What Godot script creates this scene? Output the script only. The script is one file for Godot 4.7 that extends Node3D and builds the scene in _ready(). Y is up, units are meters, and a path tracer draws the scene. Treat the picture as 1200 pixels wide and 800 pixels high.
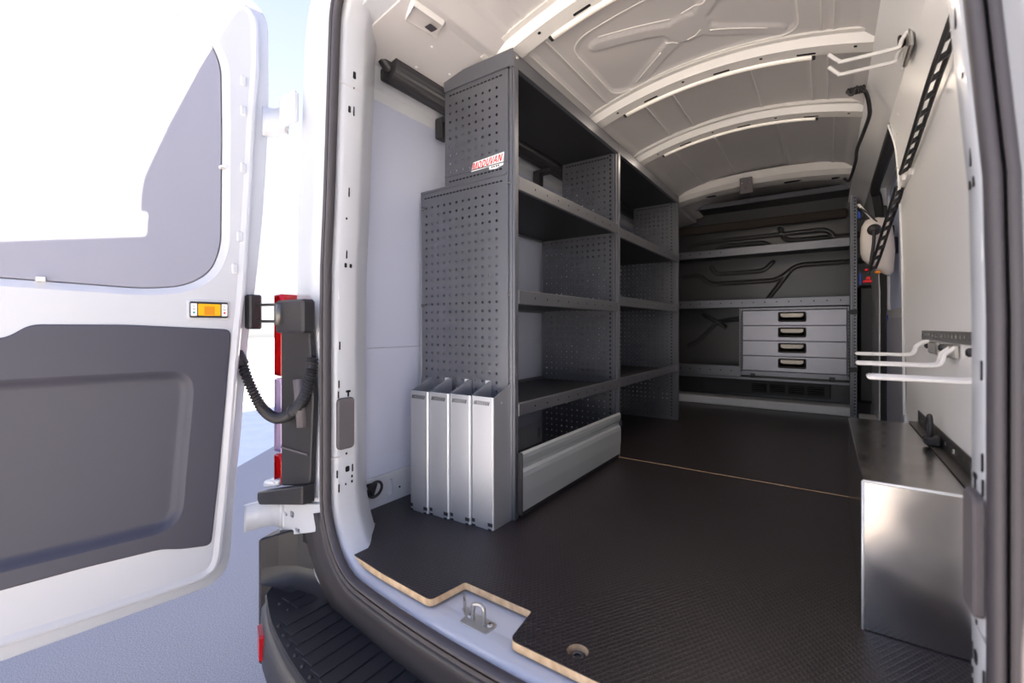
extends Node3D
# Rear view into a panel van fitted with dark grey shelving. x = right, y = up, van axis = -z; "f" below is the distance into the van.

const XC := -0.59
const ROOF_MID := Vector2(-0.475, 1.93)
var roof_arms := []
var mat := {}
var taken := {}


func V(x, y, f) -> Vector3:
	return Vector3(x, y, -f)


# ---------------------------------------------------------------- nodes
func numbered(n: String) -> String:
	if not taken.has(n):
		taken[n] = 0
		return n
	taken[n] += 1
	return "%s_%03d" % [n, taken[n]]


func thing(called: String, label: String, category: String, at: Vector3, group := "", kind := "") -> Node3D:
	var o := Node3D.new()
	o.name = numbered(called)
	add_child(o, true)
	o.position = at
	o.set_meta("label", label)
	o.set_meta("category", category)
	if group:
		o.set_meta("group", group)
	if kind:
		o.set_meta("kind", kind)
	return o


func base_of(o: Node) -> Vector3:
	var p := Vector3.ZERO
	var n = o
	while n != self:
		p += n.position
		n = n.get_parent()
	return p


# commits a SurfaceTool, whose points are in world coordinates, as one named mesh under a thing or a part
func part(called: String, st, m: String, parent: Node, label := "", stuff := false) -> MeshInstance3D:
	var o := MeshInstance3D.new()
	o.name = called
	if st is SurfaceTool:
		st.generate_normals()
		o.mesh = st.commit()
	else:
		o.mesh = st
	o.material_override = mat[m]
	parent.add_child(o, true)
	o.position = -base_of(parent)
	if label:
		o.set_meta("label", label)
	if stuff:
		o.set_meta("kind", "stuff")
	return o


func mb(smooth := false) -> SurfaceTool:
	var st := SurfaceTool.new()
	st.begin(Mesh.PRIMITIVE_TRIANGLES)
	st.set_smooth_group(0 if smooth else -1)
	return st


# ---------------------------------------------------------------- shapes
func tri(st: SurfaceTool, a: Vector3, b: Vector3, c: Vector3, out: Vector3) -> void:
	st.add_vertex(a)
	if (a - c).cross(a - b).dot(out) < 0.0:
		st.add_vertex(c)
		st.add_vertex(b)
	else:
		st.add_vertex(b)
		st.add_vertex(c)


func quad(st: SurfaceTool, a: Vector3, b: Vector3, c: Vector3, d: Vector3, out: Vector3) -> void:
	tri(st, a, b, c, out)
	tri(st, a, c, d, out)


# a box given by centre, half size and axes, with chamfered edges
func obox(st: SurfaceTool, ctr: Vector3, half: Vector3, ch := 0.0, bs := Basis()) -> void:
	var vt := func(i: int, s: Vector3) -> Vector3:
		var p := Vector3(s.x * half.x, s.y * half.y, s.z * half.z)
		for k in 3:
			if k != i:
				p[k] -= s[k] * ch
		return ctr + bs * p
	for i in 3:
		var j := (i + 1) % 3
		var k := (i + 2) % 3
		for si in [-1.0, 1.0]:
			var q := []
			for w in [[-1.0, -1.0], [1.0, -1.0], [1.0, 1.0], [-1.0, 1.0]]:
				var s := Vector3.ZERO
				s[i] = si
				s[j] = w[0]
				s[k] = w[1]
				q.append(vt.call(i, s))
			var out := Vector3.ZERO
			out[i] = si
			quad(st, q[0], q[1], q[2], q[3], bs * out)
			if ch > 0.0:
				for sj in [-1.0, 1.0]:
					var s0 := Vector3.ZERO
					s0[i] = si
					s0[j] = sj
					s0[k] = -1.0
					var s1 := s0
					s1[k] = 1.0
					out = Vector3.ZERO
					out[i] = si
					out[j] = sj
					quad(st, vt.call(i, s0), vt.call(i, s1), vt.call(j, s1), vt.call(j, s0), bs * out)
	if ch > 0.0:
		for a in [-1.0, 1.0]:
			for b in [-1.0, 1.0]:
				for c in [-1.0, 1.0]:
					var s := Vector3(a, b, c)
					tri(st, vt.call(0, s), vt.call(1, s), vt.call(2, s), bs * s)


# a box between x0..x1, y0..y1, f0..f1
func bx(st: SurfaceTool, x0: float, x1: float, y0: float, y1: float, f0: float, f1: float, ch := 0.0) -> SurfaceTool:
	obox(st, V((x0 + x1) / 2, (y0 + y1) / 2, (f0 + f1) / 2), Vector3(absf(x1 - x0), absf(y1 - y0), absf(f1 - f0)) / 2, ch)
	return st


func area2(p: PackedVector2Array) -> float:
	var a := 0.0
	for i in p.size():
		a += p[i].cross(p[(i + 1) % p.size()])
	return a / 2


func ccw(p: PackedVector2Array) -> PackedVector2Array:
	if area2(p) < 0.0:
		var q := p.duplicate()
		q.reverse()
		return q
	return p


func pv(l: Array) -> PackedVector2Array:
	var p := PackedVector2Array()
	for i in range(0, l.size(), 2):
		p.append(Vector2(l[i], l[i + 1]))
	return p


func rect(x0: float, y0: float, x1: float, y1: float) -> PackedVector2Array:
	return pv([x0, y0, x1, y0, x1, y1, x0, y1])


func disc(c: Vector2, r: float, n := 16) -> PackedVector2Array:
	var p := PackedVector2Array()
	for i in n:
		p.append(c + Vector2.from_angle(TAU * i / n) * r)
	return p


# rounds the corners of a polygon
func rounded(poly: PackedVector2Array, r: float, seg := 5) -> PackedVector2Array:
	var out := PackedVector2Array()
	var n := poly.size()
	for i in n:
		var p := poly[i]
		var a := poly[(i + n - 1) % n] - p
		var b := poly[(i + 1) % n] - p
		var rr := minf(r, 0.48 * minf(a.length(), b.length()))
		var p0 := p + a.normalized() * rr
		var p1 := p + b.normalized() * rr
		for k in seg + 1:
			var t := float(k) / seg
			out.append(p0.lerp(p, t).lerp(p.lerp(p1, t), t))
	return out


# moves the outline of a counter-clockwise polygon inwards
func inset(p: PackedVector2Array, d: float) -> PackedVector2Array:
	var out := PackedVector2Array()
	var n := p.size()
	for i in n:
		var e0 := (p[i] - p[(i + n - 1) % n]).normalized()
		var e1 := (p[(i + 1) % n] - p[i]).normalized()
		var n0 := Vector2(-e0.y, e0.x)
		var n1 := Vector2(-e1.y, e1.x)
		var m := (n0 + n1).normalized()
		out.append(p[i] + m * d / maxf(0.4, m.dot(n0)))
	return out


# a polygon with holes as plain polygons
func pieces(poly: PackedVector2Array, holes: Array) -> Array:
	var all := [poly]
	for h in holes:
		var c := Vector2.ZERO
		for q in h:
			c += q / h.size()
		var next := []
		for p in all:
			for half in [rect(c.x - 99, c.y - 99, c.x, c.y + 99), rect(c.x, c.y - 99, c.x + 99, c.y + 99)]:
				for q in Geometry2D.intersect_polygons(p, half):
					next.append_array(Geometry2D.clip_polygons(q, h))
		all = next
	return all


func cap(st: SurfaceTool, poly: PackedVector2Array, holes: Array, o: Vector3, u: Vector3, v: Vector3, out: Vector3) -> void:
	for p in pieces(poly, holes):
		var ix := Geometry2D.triangulate_polygon(p)
		for i in range(0, ix.size(), 3):
			tri(st, o + u * p[ix[i]].x + v * p[ix[i]].y, o + u * p[ix[i + 1]].x + v * p[ix[i + 1]].y, o + u * p[ix[i + 2]].x + v * p[ix[i + 2]].y, out)


# rings of a polygon: prof holds (inset, height along n); the last ring is capped, the first one too
func slab(st: SurfaceTool, poly0: PackedVector2Array, o: Vector3, u: Vector3, v: Vector3, n: Vector3, prof: Array, holes := [], back := true) -> SurfaceTool:
	var poly := ccw(poly0)
	var last := PackedVector2Array()
	for k in prof.size():
		var ring := inset(poly, prof[k].x) if prof[k].x != 0.0 else poly
		if k:
			var h0: Vector3 = o + n * prof[k - 1].y
			var h1: Vector3 = o + n * prof[k].y
			var flat: float = prof[k].x - prof[k - 1].x
			for i in ring.size():
				var j := (i + 1) % ring.size()
				var e := ring[j] - ring[i]
				if e.length() < 1e-7:
					e = last[j] - last[i]
				var out2 := Vector2(e.y, -e.x).normalized()
				var out: Vector3 = (u * out2.x + v * out2.y) * (prof[k].y - prof[k - 1].y) + n * flat
				quad(st, h0 + u * last[i].x + v * last[i].y, h0 + u * last[j].x + v * last[j].y, h1 + u * ring[j].x + v * ring[j].y, h1 + u * ring[i].x + v * ring[i].y, out)
		last = ring
	cap(st, last, holes, o + n * prof[-1].y, u, v, n)
	if back:
		cap(st, poly, holes, o + n * prof[0].y, u, v, -n)
	for h0 in holes:
		var h := ccw(h0)
		for i in h.size():
			var j := (i + 1) % h.size()
			var e := h[j] - h[i]
			var a := o + u * h[i].x + v * h[i].y
			var b := o + u * h[j].x + v * h[j].y
			quad(st, a + n * prof[0].y, b + n * prof[0].y, b + n * prof[-1].y, a + n * prof[-1].y, u * -e.y + v * e.x)
	return st


func plate(st: SurfaceTool, poly: PackedVector2Array, o: Vector3, u: Vector3, v: Vector3, n: Vector3, t: float, ch := 0.0, holes := []) -> SurfaceTool:
	return slab(st, poly, o, u, v, n, [Vector2(0, 0), Vector2(0, t - ch), Vector2(ch, t)] if ch > 0 else [Vector2(0, 0), Vector2(0, t)], holes)


func curve(pts: Array, step := 0.02) -> Array:
	var c := Curve3D.new()
	c.bake_interval = step
	for i in pts.size():
		var a: Vector3 = pts[maxi(i - 1, 0)]
		var b: Vector3 = pts[mini(i + 1, pts.size() - 1)]
		var h := (b - a) / 6.0
		c.add_point(pts[i], -h, h)
	return Array(c.get_baked_points())


func tube(st: SurfaceTool, pts: Array, r: float, sides := 8, closed := false, radii := []) -> SurfaceTool:
	var n := pts.size()
	var ref := Vector3.UP
	var rings := []
	for i in n:
		var a: Vector3 = pts[(i + n - 1) % n] if closed or i > 0 else pts[i]
		var b: Vector3 = pts[(i + 1) % n] if closed or i < n - 1 else pts[i]
		var t := (b - a).normalized()
		if i == 0:
			ref = t.cross(Vector3(0.31, 0.83, 0.46)).normalized()
		ref = (ref - t * ref.dot(t)).normalized()
		var bi := t.cross(ref)
		var ring := []
		var rr: float = radii[i] if radii else r
		for k in sides:
			var an := TAU * k / sides
			ring.append(pts[i] + (ref * cos(an) + bi * sin(an)) * rr)
		rings.append(ring)
	for i in (n if closed else n - 1):
		var j := (i + 1) % n
		for k in sides:
			var l := (k + 1) % sides
			quad(st, rings[i][k], rings[i][l], rings[j][l], rings[j][k], (rings[i][k] + rings[i][l]) / 2 - pts[i])
	if not closed:
		for e in [0, n - 1]:
			var out: Vector3 = pts[0] - pts[1] if e == 0 else pts[n - 1] - pts[n - 2]
			for k in sides:
				tri(st, pts[e], rings[e][k], rings[e][(k + 1) % sides], out)
	return st


# turns a profile of (radius, height) about an axis
func lathe(st: SurfaceTool, prof: Array, o: Vector3, axis: Vector3, sides := 16) -> SurfaceTool:
	var a := axis.normalized()
	var u := a.cross(Vector3(0.3, 0.2, 0.93) if absf(a.z) < 0.9 else Vector3.UP).normalized()
	var w := a.cross(u)
	for i in prof.size() - 1:
		for k in sides:
			var d0 := u * cos(TAU * k / sides) + w * sin(TAU * k / sides)
			var d1 := u * cos(TAU * (k + 1) / sides) + w * sin(TAU * (k + 1) / sides)
			var p: Vector2 = prof[i]
			var q: Vector2 = prof[i + 1]
			var out := (d0 + d1) / 2 * (q.y - p.y) + a * (p.x - q.x)
			quad(st, o + d0 * p.x + a * p.y, o + d1 * p.x + a * p.y, o + d1 * q.x + a * q.y, o + d0 * q.x + a * q.y, out)
	return st


# sweeps an open or closed profile along a path; profile x goes along the path normal t x b, y along b
func sweep(st: SurfaceTool, pts: Array, prof: Array, b: Vector3, closed := false, ring := false) -> SurfaceTool:
	var n := pts.size()
	var rows := []
	var mid := Vector2.ZERO
	for q in prof:
		mid += q / prof.size()
	var cs := []
	for i in n:
		var p0: Vector3 = pts[(i + n - 1) % n] if closed or i > 0 else pts[i]
		var p1: Vector3 = pts[(i + 1) % n] if closed or i < n - 1 else pts[i]
		var t := (p1 - p0).normalized()
		var nn := t.cross(b).normalized()
		var row := []
		for q in prof:
			row.append(pts[i] + nn * q.x + b * q.y)
		rows.append(row)
		cs.append(nn)
	for i in (n if closed else n - 1):
		var j := (i + 1) % n
		for k in (prof.size() if ring else prof.size() - 1):
			var l := (k + 1) % prof.size()
			var e: Vector2 = prof[l] - prof[k]
			var out2 := Vector2(e.y, -e.x)
			if ring and out2.dot((prof[k] + prof[l]) / 2 - mid) < 0:
				out2 = -out2
			quad(st, rows[i][k], rows[i][l], rows[j][l], rows[j][k], cs[i] * out2.x + b * out2.y)
	if ring and not closed:
		var pp := PackedVector2Array(prof)
		for e in [0, n - 1]:
			var nn: Vector3 = cs[e]
			cap(st, pp, [], pts[e], nn, b, (pts[0] - pts[1]) if e == 0 else (pts[n - 1] - pts[n - 2]))
	return st


# perforated sheet: nx by ny eight-sided holes at pitch p, first cell corner at (x0, y0) in the sheet's own axes
func perf(st: SurfaceTool, o: Vector3, u: Vector3, v: Vector3, n: Vector3, t: float, nx: int, ny: int, p: float, hole: float, py := 0.0) -> void:
	if py == 0.0:
		py = p
	var inner := []
	var outer := [Vector2(1, 0), Vector2(1, 1), Vector2(0, 1), Vector2(-1, 1), Vector2(-1, 0), Vector2(-1, -1), Vector2(0, -1), Vector2(1, -1)]
	for k in 8:
		inner.append(Vector2.from_angle(TAU * k / 8) * hole)
	for i in nx:
		for j in ny:
			var c := o + u * (i + 0.5) * p + v * (j + 0.5) * py
			for k in 8:
				var l := (k + 1) % 8
				var a: Vector3 = c + u * outer[k].x * p / 2 + v * outer[k].y * py / 2
				var b: Vector3 = c + u * outer[l].x * p / 2 + v * outer[l].y * py / 2
				var d: Vector3 = c + u * inner[k].x + v * inner[k].y
				var e: Vector3 = c + u * inner[l].x + v * inner[l].y
				quad(st, a, b, e, d, n)
				quad(st, a - n * t, b - n * t, e - n * t, d - n * t, -n)
				quad(st, d, e, e - n * t, d - n * t, c - (d + e) / 2)


# lettering as a solid, slanted if asked; origin = middle of the word
func lettering(text: String, size: float, depth: float, o: Vector3, u: Vector3, v: Vector3, width: float, slant := 0.0) -> ArrayMesh:
	var font := SystemFont.new()
	font.font_names = PackedStringArray(["Droid Sans"])
	font.font_weight = 700
	var tm := TextMesh.new()
	tm.text = text
	tm.font = font
	tm.font_size = 32
	tm.pixel_size = 0.01
	tm.depth = 0.01
	var arr := tm.get_mesh_arrays()
	var pts: PackedVector3Array = arr[Mesh.ARRAY_VERTEX]
	var lo := Vector3(1e9, 1e9, 1e9)
	var hi := -lo
	for q in pts:
		lo = lo.min(q)
		hi = hi.max(q)
	var n := u.cross(v)
	var st := mb()
	var ix = arr[Mesh.ARRAY_INDEX]
	var nr: PackedVector3Array = arr[Mesh.ARRAY_NORMAL]
	var count: int = ix.size() if ix != null and ix.size() else pts.size()
	for i in range(0, count, 3):
		var tr := []
		var out := Vector3.ZERO
		for k in 3:
			var id: int = ix[i + k] if ix != null and ix.size() else i + k
			var q := pts[id]
			var y := ((q.y - lo.y) / (hi.y - lo.y) - 0.5) * size
			var x := ((q.x - lo.x) / (hi.x - lo.x) - 0.5) * width + y * slant
			tr.append(o + u * x + v * y + n * ((q.z - lo.z) / (hi.z - lo.z)) * depth)
			out += u * nr[id].x + v * nr[id].y + n * nr[id].z
		tri(st, tr[0], tr[1], tr[2], out)
	st.generate_normals()
	return st.commit()


# a surface y(x, f) or the like as a smooth grid: fn(i, j) gives the point
func grid(nx: int, ny: int, fn: Callable, out: Vector3) -> ArrayMesh:
	var pos := PackedVector3Array()
	for j in ny + 1:
		for i in nx + 1:
			pos.append(fn.call(float(i) / nx, float(j) / ny))
	var nor := PackedVector3Array()
	for j in ny + 1:
		for i in nx + 1:
			var a := pos[j * (nx + 1) + mini(i + 1, nx)] - pos[j * (nx + 1) + maxi(i - 1, 0)]
			var b := pos[mini(j + 1, ny) * (nx + 1) + i] - pos[maxi(j - 1, 0) * (nx + 1) + i]
			var c := a.cross(b).normalized()
			nor.append(c if c.dot(out) > 0 else -c)
	var ix := PackedInt32Array()
	for j in ny:
		for i in nx:
			var a := j * (nx + 1) + i
			var q := [a, a + 1, a + nx + 2, a + nx + 1]
			var g := (pos[q[0]] - pos[q[2]]).cross(pos[q[0]] - pos[q[1]])
			if g.dot(out) < 0:
				q = [q[0], q[3], q[2], q[1]]
			ix.append_array(PackedInt32Array([q[0], q[1], q[2], q[0], q[2], q[3]]))
	var arr := []
	arr.resize(Mesh.ARRAY_MAX)
	arr[Mesh.ARRAY_VERTEX] = pos
	arr[Mesh.ARRAY_NORMAL] = nor
	arr[Mesh.ARRAY_INDEX] = ix
	var m := ArrayMesh.new()
	m.add_surface_from_arrays(Mesh.PRIMITIVE_TRIANGLES, arr)
	return m


func seg_d(p: Vector2, a: Vector2, b: Vector2) -> float:
	var ab := b - a
	var t := clampf((p - a).dot(ab) / ab.length_squared(), 0, 1)
	return p.distance_to(a + ab * t)


func line_d(p: Vector2, l: PackedVector2Array) -> float:
	var d := 9.0
	for i in l.size() - 1:
		d = minf(d, seg_d(p, l[i], l[i + 1]))
	return d


func open_round(l: PackedVector2Array, r: float) -> PackedVector2Array:
	var out := PackedVector2Array([l[0]])
	for i in range(1, l.size() - 1):
		var a := l[i - 1] - l[i]
		var b := l[i + 1] - l[i]
		var rr := minf(r, 0.48 * minf(a.length(), b.length()))
		for k in 6:
			var t := k / 5.0
			out.append((l[i] + a.normalized() * rr).lerp(l[i], t).lerp(l[i].lerp(l[i] + b.normalized() * rr, t), t))
	out.append(l[-1])
	return out


# ---------------------------------------------------------------- materials
func paint(called: String, c: Color, rough: float, metal := 0.0) -> StandardMaterial3D:
	var m := StandardMaterial3D.new()
	m.resource_name = called
	m.albedo_color = c
	m.roughness = rough
	m.metallic = metal
	mat[called] = m
	return m


func noise_tex(freq: float, lo: Color, hi: Color, size := 512, octaves := 4, seed_ := 1, type := FastNoiseLite.TYPE_SIMPLEX_SMOOTH) -> NoiseTexture2D:
	var n := FastNoiseLite.new()
	n.noise_type = type
	n.seed = seed_
	n.frequency = freq
	n.fractal_octaves = octaves
	var g := Gradient.new()
	g.set_color(0, lo)
	g.set_color(1, hi)
	var t := NoiseTexture2D.new()
	t.width = size
	t.height = size
	t.seamless = true
	t.noise = n
	t.color_ramp = g
	return t


func tri_map(m: StandardMaterial3D, per_metre: float) -> void:
	m.uv1_triplanar = true
	m.uv1_world_triplanar = true
	m.uv1_scale = Vector3.ONE * per_metre


func materials() -> void:
	var m: StandardMaterial3D
	m = paint("white_paint", Color(0.78, 0.79, 0.81), 0.34)
	m.clearcoat_enabled = true
	m.clearcoat = 0.4
	m.clearcoat_roughness = 0.08
	paint("grey_primer", Color(0.79, 0.775, 0.77), 0.4)
	paint("bow_paint", Color(0.88, 0.865, 0.845), 0.4)
	m = paint("lining", Color(0.75, 0.77, 0.845), 0.45)
	m = paint("door_lining", Color(0.60, 0.605, 0.66), 0.5)
	m = paint("right_lining", Color(0.96, 0.955, 0.955), 0.28, 0.05)
	m = paint("rack", Color(0.445, 0.45, 0.475), 0.36, 0.6)
	paint("rack_shaded", Color(0.14, 0.14, 0.15), 0.5)  # rack steel, darkened in colour for the shade under trays and hood
	paint("void", Color(0.02, 0.02, 0.022), 0.8)
	m = paint("black_plastic", Color(0.16, 0.155, 0.165), 0.5)
	m = paint("bulkhead", Color(0.25, 0.25, 0.255), 0.3)
	m = paint("rubber", Color(0.27, 0.255, 0.27), 0.55)
	paint("sill_rubber", Color(0.20, 0.19, 0.205), 0.5)
	m = paint("pad", Color(0.37, 0.35, 0.36), 0.6)
	m = paint("bumper", Color(0.135, 0.135, 0.15), 0.42)
	m = paint("door_plastic", Color(0.27, 0.27, 0.315), 0.5)
	m = paint("alu", Color(0.74, 0.75, 0.775), 0.38, 0.7)
	paint("alu_edge", Color(0.93, 0.93, 0.93), 0.35, 0.3)
	m = paint("flap_alu", Color(0.74, 0.76, 0.77), 0.4, 0.5)
	m = paint("bright_alu", Color(0.83, 0.82, 0.81), 0.24, 1.0)
	m.roughness_texture = noise_tex(0.006, Color(0.55, 0.55, 0.55), Color(1, 1, 1), 512, 2, 3)
	m.roughness = 0.24
	m.albedo_texture = noise_tex(0.012, Color(0.93, 0.93, 0.935), Color(1, 0.99, 0.98), 512, 3, 8)
	tri_map(m, 1.7)
	paint("steel", Color(0.72, 0.71, 0.69), 0.3, 0.9)
	paint("zinc_dark", Color(0.42, 0.41, 0.40), 0.35, 0.8)
	paint("white_rod", Color(0.88, 0.87, 0.86), 0.4)
	m = paint("led", Color(0.96, 0.94, 0.91), 0.35)
	m.emission_enabled = true
	m.emission = Color(1.0, 0.93, 0.83)
	m.emission_energy_multiplier = 0.2
	paint("yellow", Color(0.98, 0.72, 0.02), 0.4)
	paint("yellow_deep", Color(0.85, 0.55, 0.0), 0.45)
	paint("red_print", Color(0.88, 0.10, 0.08), 0.5)
	paint("white_print", Color(0.94, 0.94, 0.94), 0.45)
	paint("black_print", Color(0.12, 0.12, 0.13), 0.6)
	paint("green_print", Color(0.1, 0.62, 0.6), 0.6)
	paint("drawer", Color(0.55, 0.55, 0.58), 0.36, 0.6)
	paint("grip", Color(0.90, 0.87, 0.82), 0.4)
	paint("blue", Color(0.08, 0.22, 0.55), 0.5)
	paint("orange", Color(0.95, 0.55, 0.05), 0.5)
	paint("red_plastic", Color(0.85, 0.08, 0.12), 0.4)
	paint("reel", Color(0.80, 0.77, 0.75), 0.45)
	m = paint("lens_red", Color(0.74, 0.06, 0.08), 0.12)
	m.backlight_enabled = true
	m.backlight = Color(0.3, 0.03, 0.03)
	m = paint("lens_clear", Color(0.80, 0.72, 0.85), 0.1)
	m = paint("glass", Color(0.75, 0.8, 0.9, 0.12), 0.03)
	m.transparency = BaseMaterial3D.TRANSPARENCY_ALPHA
	m = paint("frosted", Color(0.74, 0.77, 0.88), 0.5)
	m.backlight_enabled = true
	m.backlight = Color(0.2, 0.2, 0.2)
	m = paint("brown_fabric", Color(0.25, 0.22, 0.20), 0.9)

	# plywood edge with its layers
	m = paint("ply_edge", Color(0.93, 0.81, 0.65), 0.7)
	m.albedo_texture = noise_tex(0.02, Color(0.82, 0.78, 0.74), Color(1, 1, 1), 256, 3, 5)
	tri_map(m, 5.0)
	# film faced floor: brown black with an embossed wire mesh
	var im := Image.create(256, 256, false, Image.FORMAT_RGB8)
	for y in 256:
		for x in 256:
			var a := absf(fposmod((x + y) / 32.0, 1.0) - 0.5) * 2.0
			var b := absf(fposmod((x - y) / 32.0, 1.0) - 0.5) * 2.0
			var k := maxf(smoothstep(0.55, 0.9, a), smoothstep(0.55, 0.9, b))
			im.set_pixel(x, y, Color(k, k, k))
	var mesh_tex := ImageTexture.create_from_image(im)
	m = paint("film_floor", Color(0.195, 0.168, 0.175), 0.46)
	m.heightmap_enabled = true
	m.heightmap_texture = mesh_tex
	m.heightmap_scale = 0.05
	m.roughness_texture = mesh_tex
	m.roughness = 0.62
	var im2 := Image.create(256, 256, false, Image.FORMAT_RGB8)
	var nz := FastNoiseLite.new()
	nz.seed = 4
	nz.frequency = 0.02
	for y in 256:
		for x in 256:
			var k := im.get_pixel(x, y).r
			var c := Color(0.72, 0.70, 0.72).lerp(Color(1, 1, 1), k)
			im2.set_pixel(x, y, c)
	m.albedo_texture = ImageTexture.create_from_image(im2)
	m.roughness_texture = null
	m.roughness = 0.38
	m.uv1_triplanar = true
	m.uv1_world_triplanar = true
	m.uv1_scale = Vector3(9.0, 9.0, 5.5)
	# asphalt; near-white ground colour that stands for sunlight beyond the shadow
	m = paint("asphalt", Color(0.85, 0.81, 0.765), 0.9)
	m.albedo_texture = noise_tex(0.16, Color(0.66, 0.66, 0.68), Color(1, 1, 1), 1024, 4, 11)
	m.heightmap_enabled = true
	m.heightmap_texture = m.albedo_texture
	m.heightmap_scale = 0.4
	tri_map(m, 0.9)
	m = paint("sunlit_pale_ground", Color(1.0, 0.985, 0.96), 0.9)
	m.albedo_texture = noise_tex(0.02, Color(0.96, 0.96, 0.96), Color(1, 1, 1), 512, 4, 12)
	tri_map(m, 0.3)


# ---------------------------------------------------------------- camera, sky, sun
func stage() -> void:
	var cam := Camera3D.new()
	cam.name = "camera"
	cam.projection = Camera3D.PROJECTION_FRUSTUM
	cam.near = 0.05
	cam.far = 400.0
	cam.size = 0.05 * 800.0 / 525.0
	cam.frustum_offset = Vector2(0, -16.0 / 525.0 * 0.05)
	add_child(cam)
	cam.position = Vector3(0, 0.74, 0)
	cam.rotation = Vector3(0, atan(370.0 / 525.0), 0)
	var at := CameraAttributesPhysical.new()
	at.frustum_focal_length = 15.75
	at.frustum_focus_distance = 2.2
	at.exposure_aperture = 2.8
	at.frustum_near = 0.05
	at.frustum_far = 400.0
	cam.attributes = at
	cam.current = true

	var sky := ProceduralSkyMaterial.new()
	sky.sky_top_color = Color(0.48, 0.60, 0.92)
	sky.sky_horizon_color = Color(0.96, 0.98, 1.0)
	sky.sky_curve = 0.6
	sky.ground_bottom_color = Color(0.55, 0.55, 0.55)
	sky.ground_horizon_color = Color(0.9, 0.9, 0.9)
	sky.sun_angle_max = 1.0
	sky.energy_multiplier = 1.02
	var env := Environment.new()
	env.background_mode = Environment.BG_SKY
	env.sky = Sky.new()
	env.sky.sky_material = sky
	env.tonemap_mode = Environment.TONE_MAPPER_LINEAR
	env.tonemap_exposure = 1.5
	env.sdfgi_enabled = true
	env.ssao_enabled = true
	env.ssil_enabled = true
	var we := WorldEnvironment.new()
	we.name = "environment"
	we.environment = env
	add_child(we)

	var sun := DirectionalLight3D.new()
	sun.name = "sun"
	sun.light_energy = 9.0
	sun.light_color = Color(1.0, 0.955, 0.89)
	sun.light_angular_distance = 0.5
	sun.shadow_enabled = true
	add_child(sun)
	sun.look_at_from_position(Vector3(1.0, 0.43, -0.175) * 20.0, Vector3.ZERO)


# ---------------------------------------------------------------- the place
func open_x(y: float) -> float:      # left edge of the rear opening
	return -1.36 + 0.066 * maxf(0.0, (y - 0.9) / 0.85)


func back_f(x: float) -> float:      # how far forward the rear face of the body lies
	return 0.80 + 0.065 * minf(1.0, pow((x - XC) / 0.75, 2))


func opening(bottom := -0.03, top := 1.86) -> Array:
	var left := []
	for k in 9:
		left.append(Vector2(open_x(bottom + 0.2 + (top - bottom - 0.34) * k / 8.0), bottom + 0.2 + (top - bottom - 0.34) * k / 8.0))
	var xt := open_x(top - 0.14)
	for k in range(1, 9):
		var a := PI / 2 * k / 8
		left.append(Vector2(xt + 0.14 * (1 - cos(a)), top - 0.14 + 0.14 * sin(a)))
	var loop := left.duplicate()
	for k in range(left.size() - 1, -1, -1):
		loop.append(Vector2(2 * XC - left[k].x, left[k].y))
	for k in range(1, 9):
		var a := PI / 2 * k / 8
		loop.append(Vector2(2 * XC - (-1.36) - 0.2 * (1 - cos(a)), bottom + 0.2 - 0.2 * sin(a)))
	for k in range(1, 12):
		loop.append(Vector2(lerpf(2 * XC + 1.16, -1.16, k / 12.0), bottom))
	for k in range(8, 0, -1):
		var a := PI / 2 * k / 8
		loop.append(Vector2(-1.36 + 0.2 * (1 - cos(a)), bottom + 0.2 - 0.2 * sin(a)))
	var out := []
	for q in loop:
		out.append(V(q.x, q.y, back_f(q.x)))
	return out


func arc_y(x: float) -> float:       # lower face of the roof bows
	return 1.932 - 0.28 * pow(x + 0.42, 2)


func skin_y(x: float, f: float) -> float:
	return arc_y(clampf(x, -1.0, 0.17)) + 0.042 + 0.018 * maxf(0, f - 2.4) - (0.05 if x < -1.0 else 0.0) * minf(1.0, (-1.0 - x) * 12) - (0.03 if x > 0.1 else 0.0) * minf(1.0, (x - 0.1) * 18)


func roof_y(x: float, f: float) -> float:   # roof skin with its pressed field, cross and folds
	var p := Vector2(x, f)
	var y := skin_y(x, f)
	if f > 1.55 and f < 2.24:
		var q := Vector2(absf(x + 0.49) - 0.39, absf(f - 1.915) - 0.25) + Vector2(0.09, 0.09)
		var rr := Vector2(maxf(q.x, 0), maxf(q.y, 0)).length() + minf(maxf(q.x, q.y), 0.0) - 0.09
		y += 0.008 * smoothstep(0.010, -0.010, rr)
		var dd := p.distance_to(ROOF_MID) - 0.055
		for l in roof_arms:
			dd = minf(dd, line_d(p, l))
		y -= 0.008 * smoothstep(0.040, 0.026, dd)
	for l in fold_lines(f):
		y -= 0.004 * (1.0 - smoothstep(0.003, 0.013, absf(x - l)))
	return y


func fold_lines(f: float) -> Array:
	return [-1.01, -0.93, -0.02, 0.02] if f < 2.26 else [-0.80, -0.66, -0.30, -0.065, 0.0] if f < 2.95 else [-0.85, -0.60, -0.25, 0.03]


func bead(pts: Array, parent: Node, r := 0.0035) -> void:
	var st := mb(true)
	var path := []
	for i in range(0, pts.size() - 1):
		for k in 10:
			var q: Vector2 = pts[i].lerp(pts[i + 1], k / 10.0)
			path.append(V(q.x, roof_y(q.x, q.y), q.y))
	path.append(V(pts[-1].x, roof_y(pts[-1].x, pts[-1].y), pts[-1].y))
	part("pressed_ridge", tube(st, path, r, 8), "bow_paint", parent)


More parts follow.
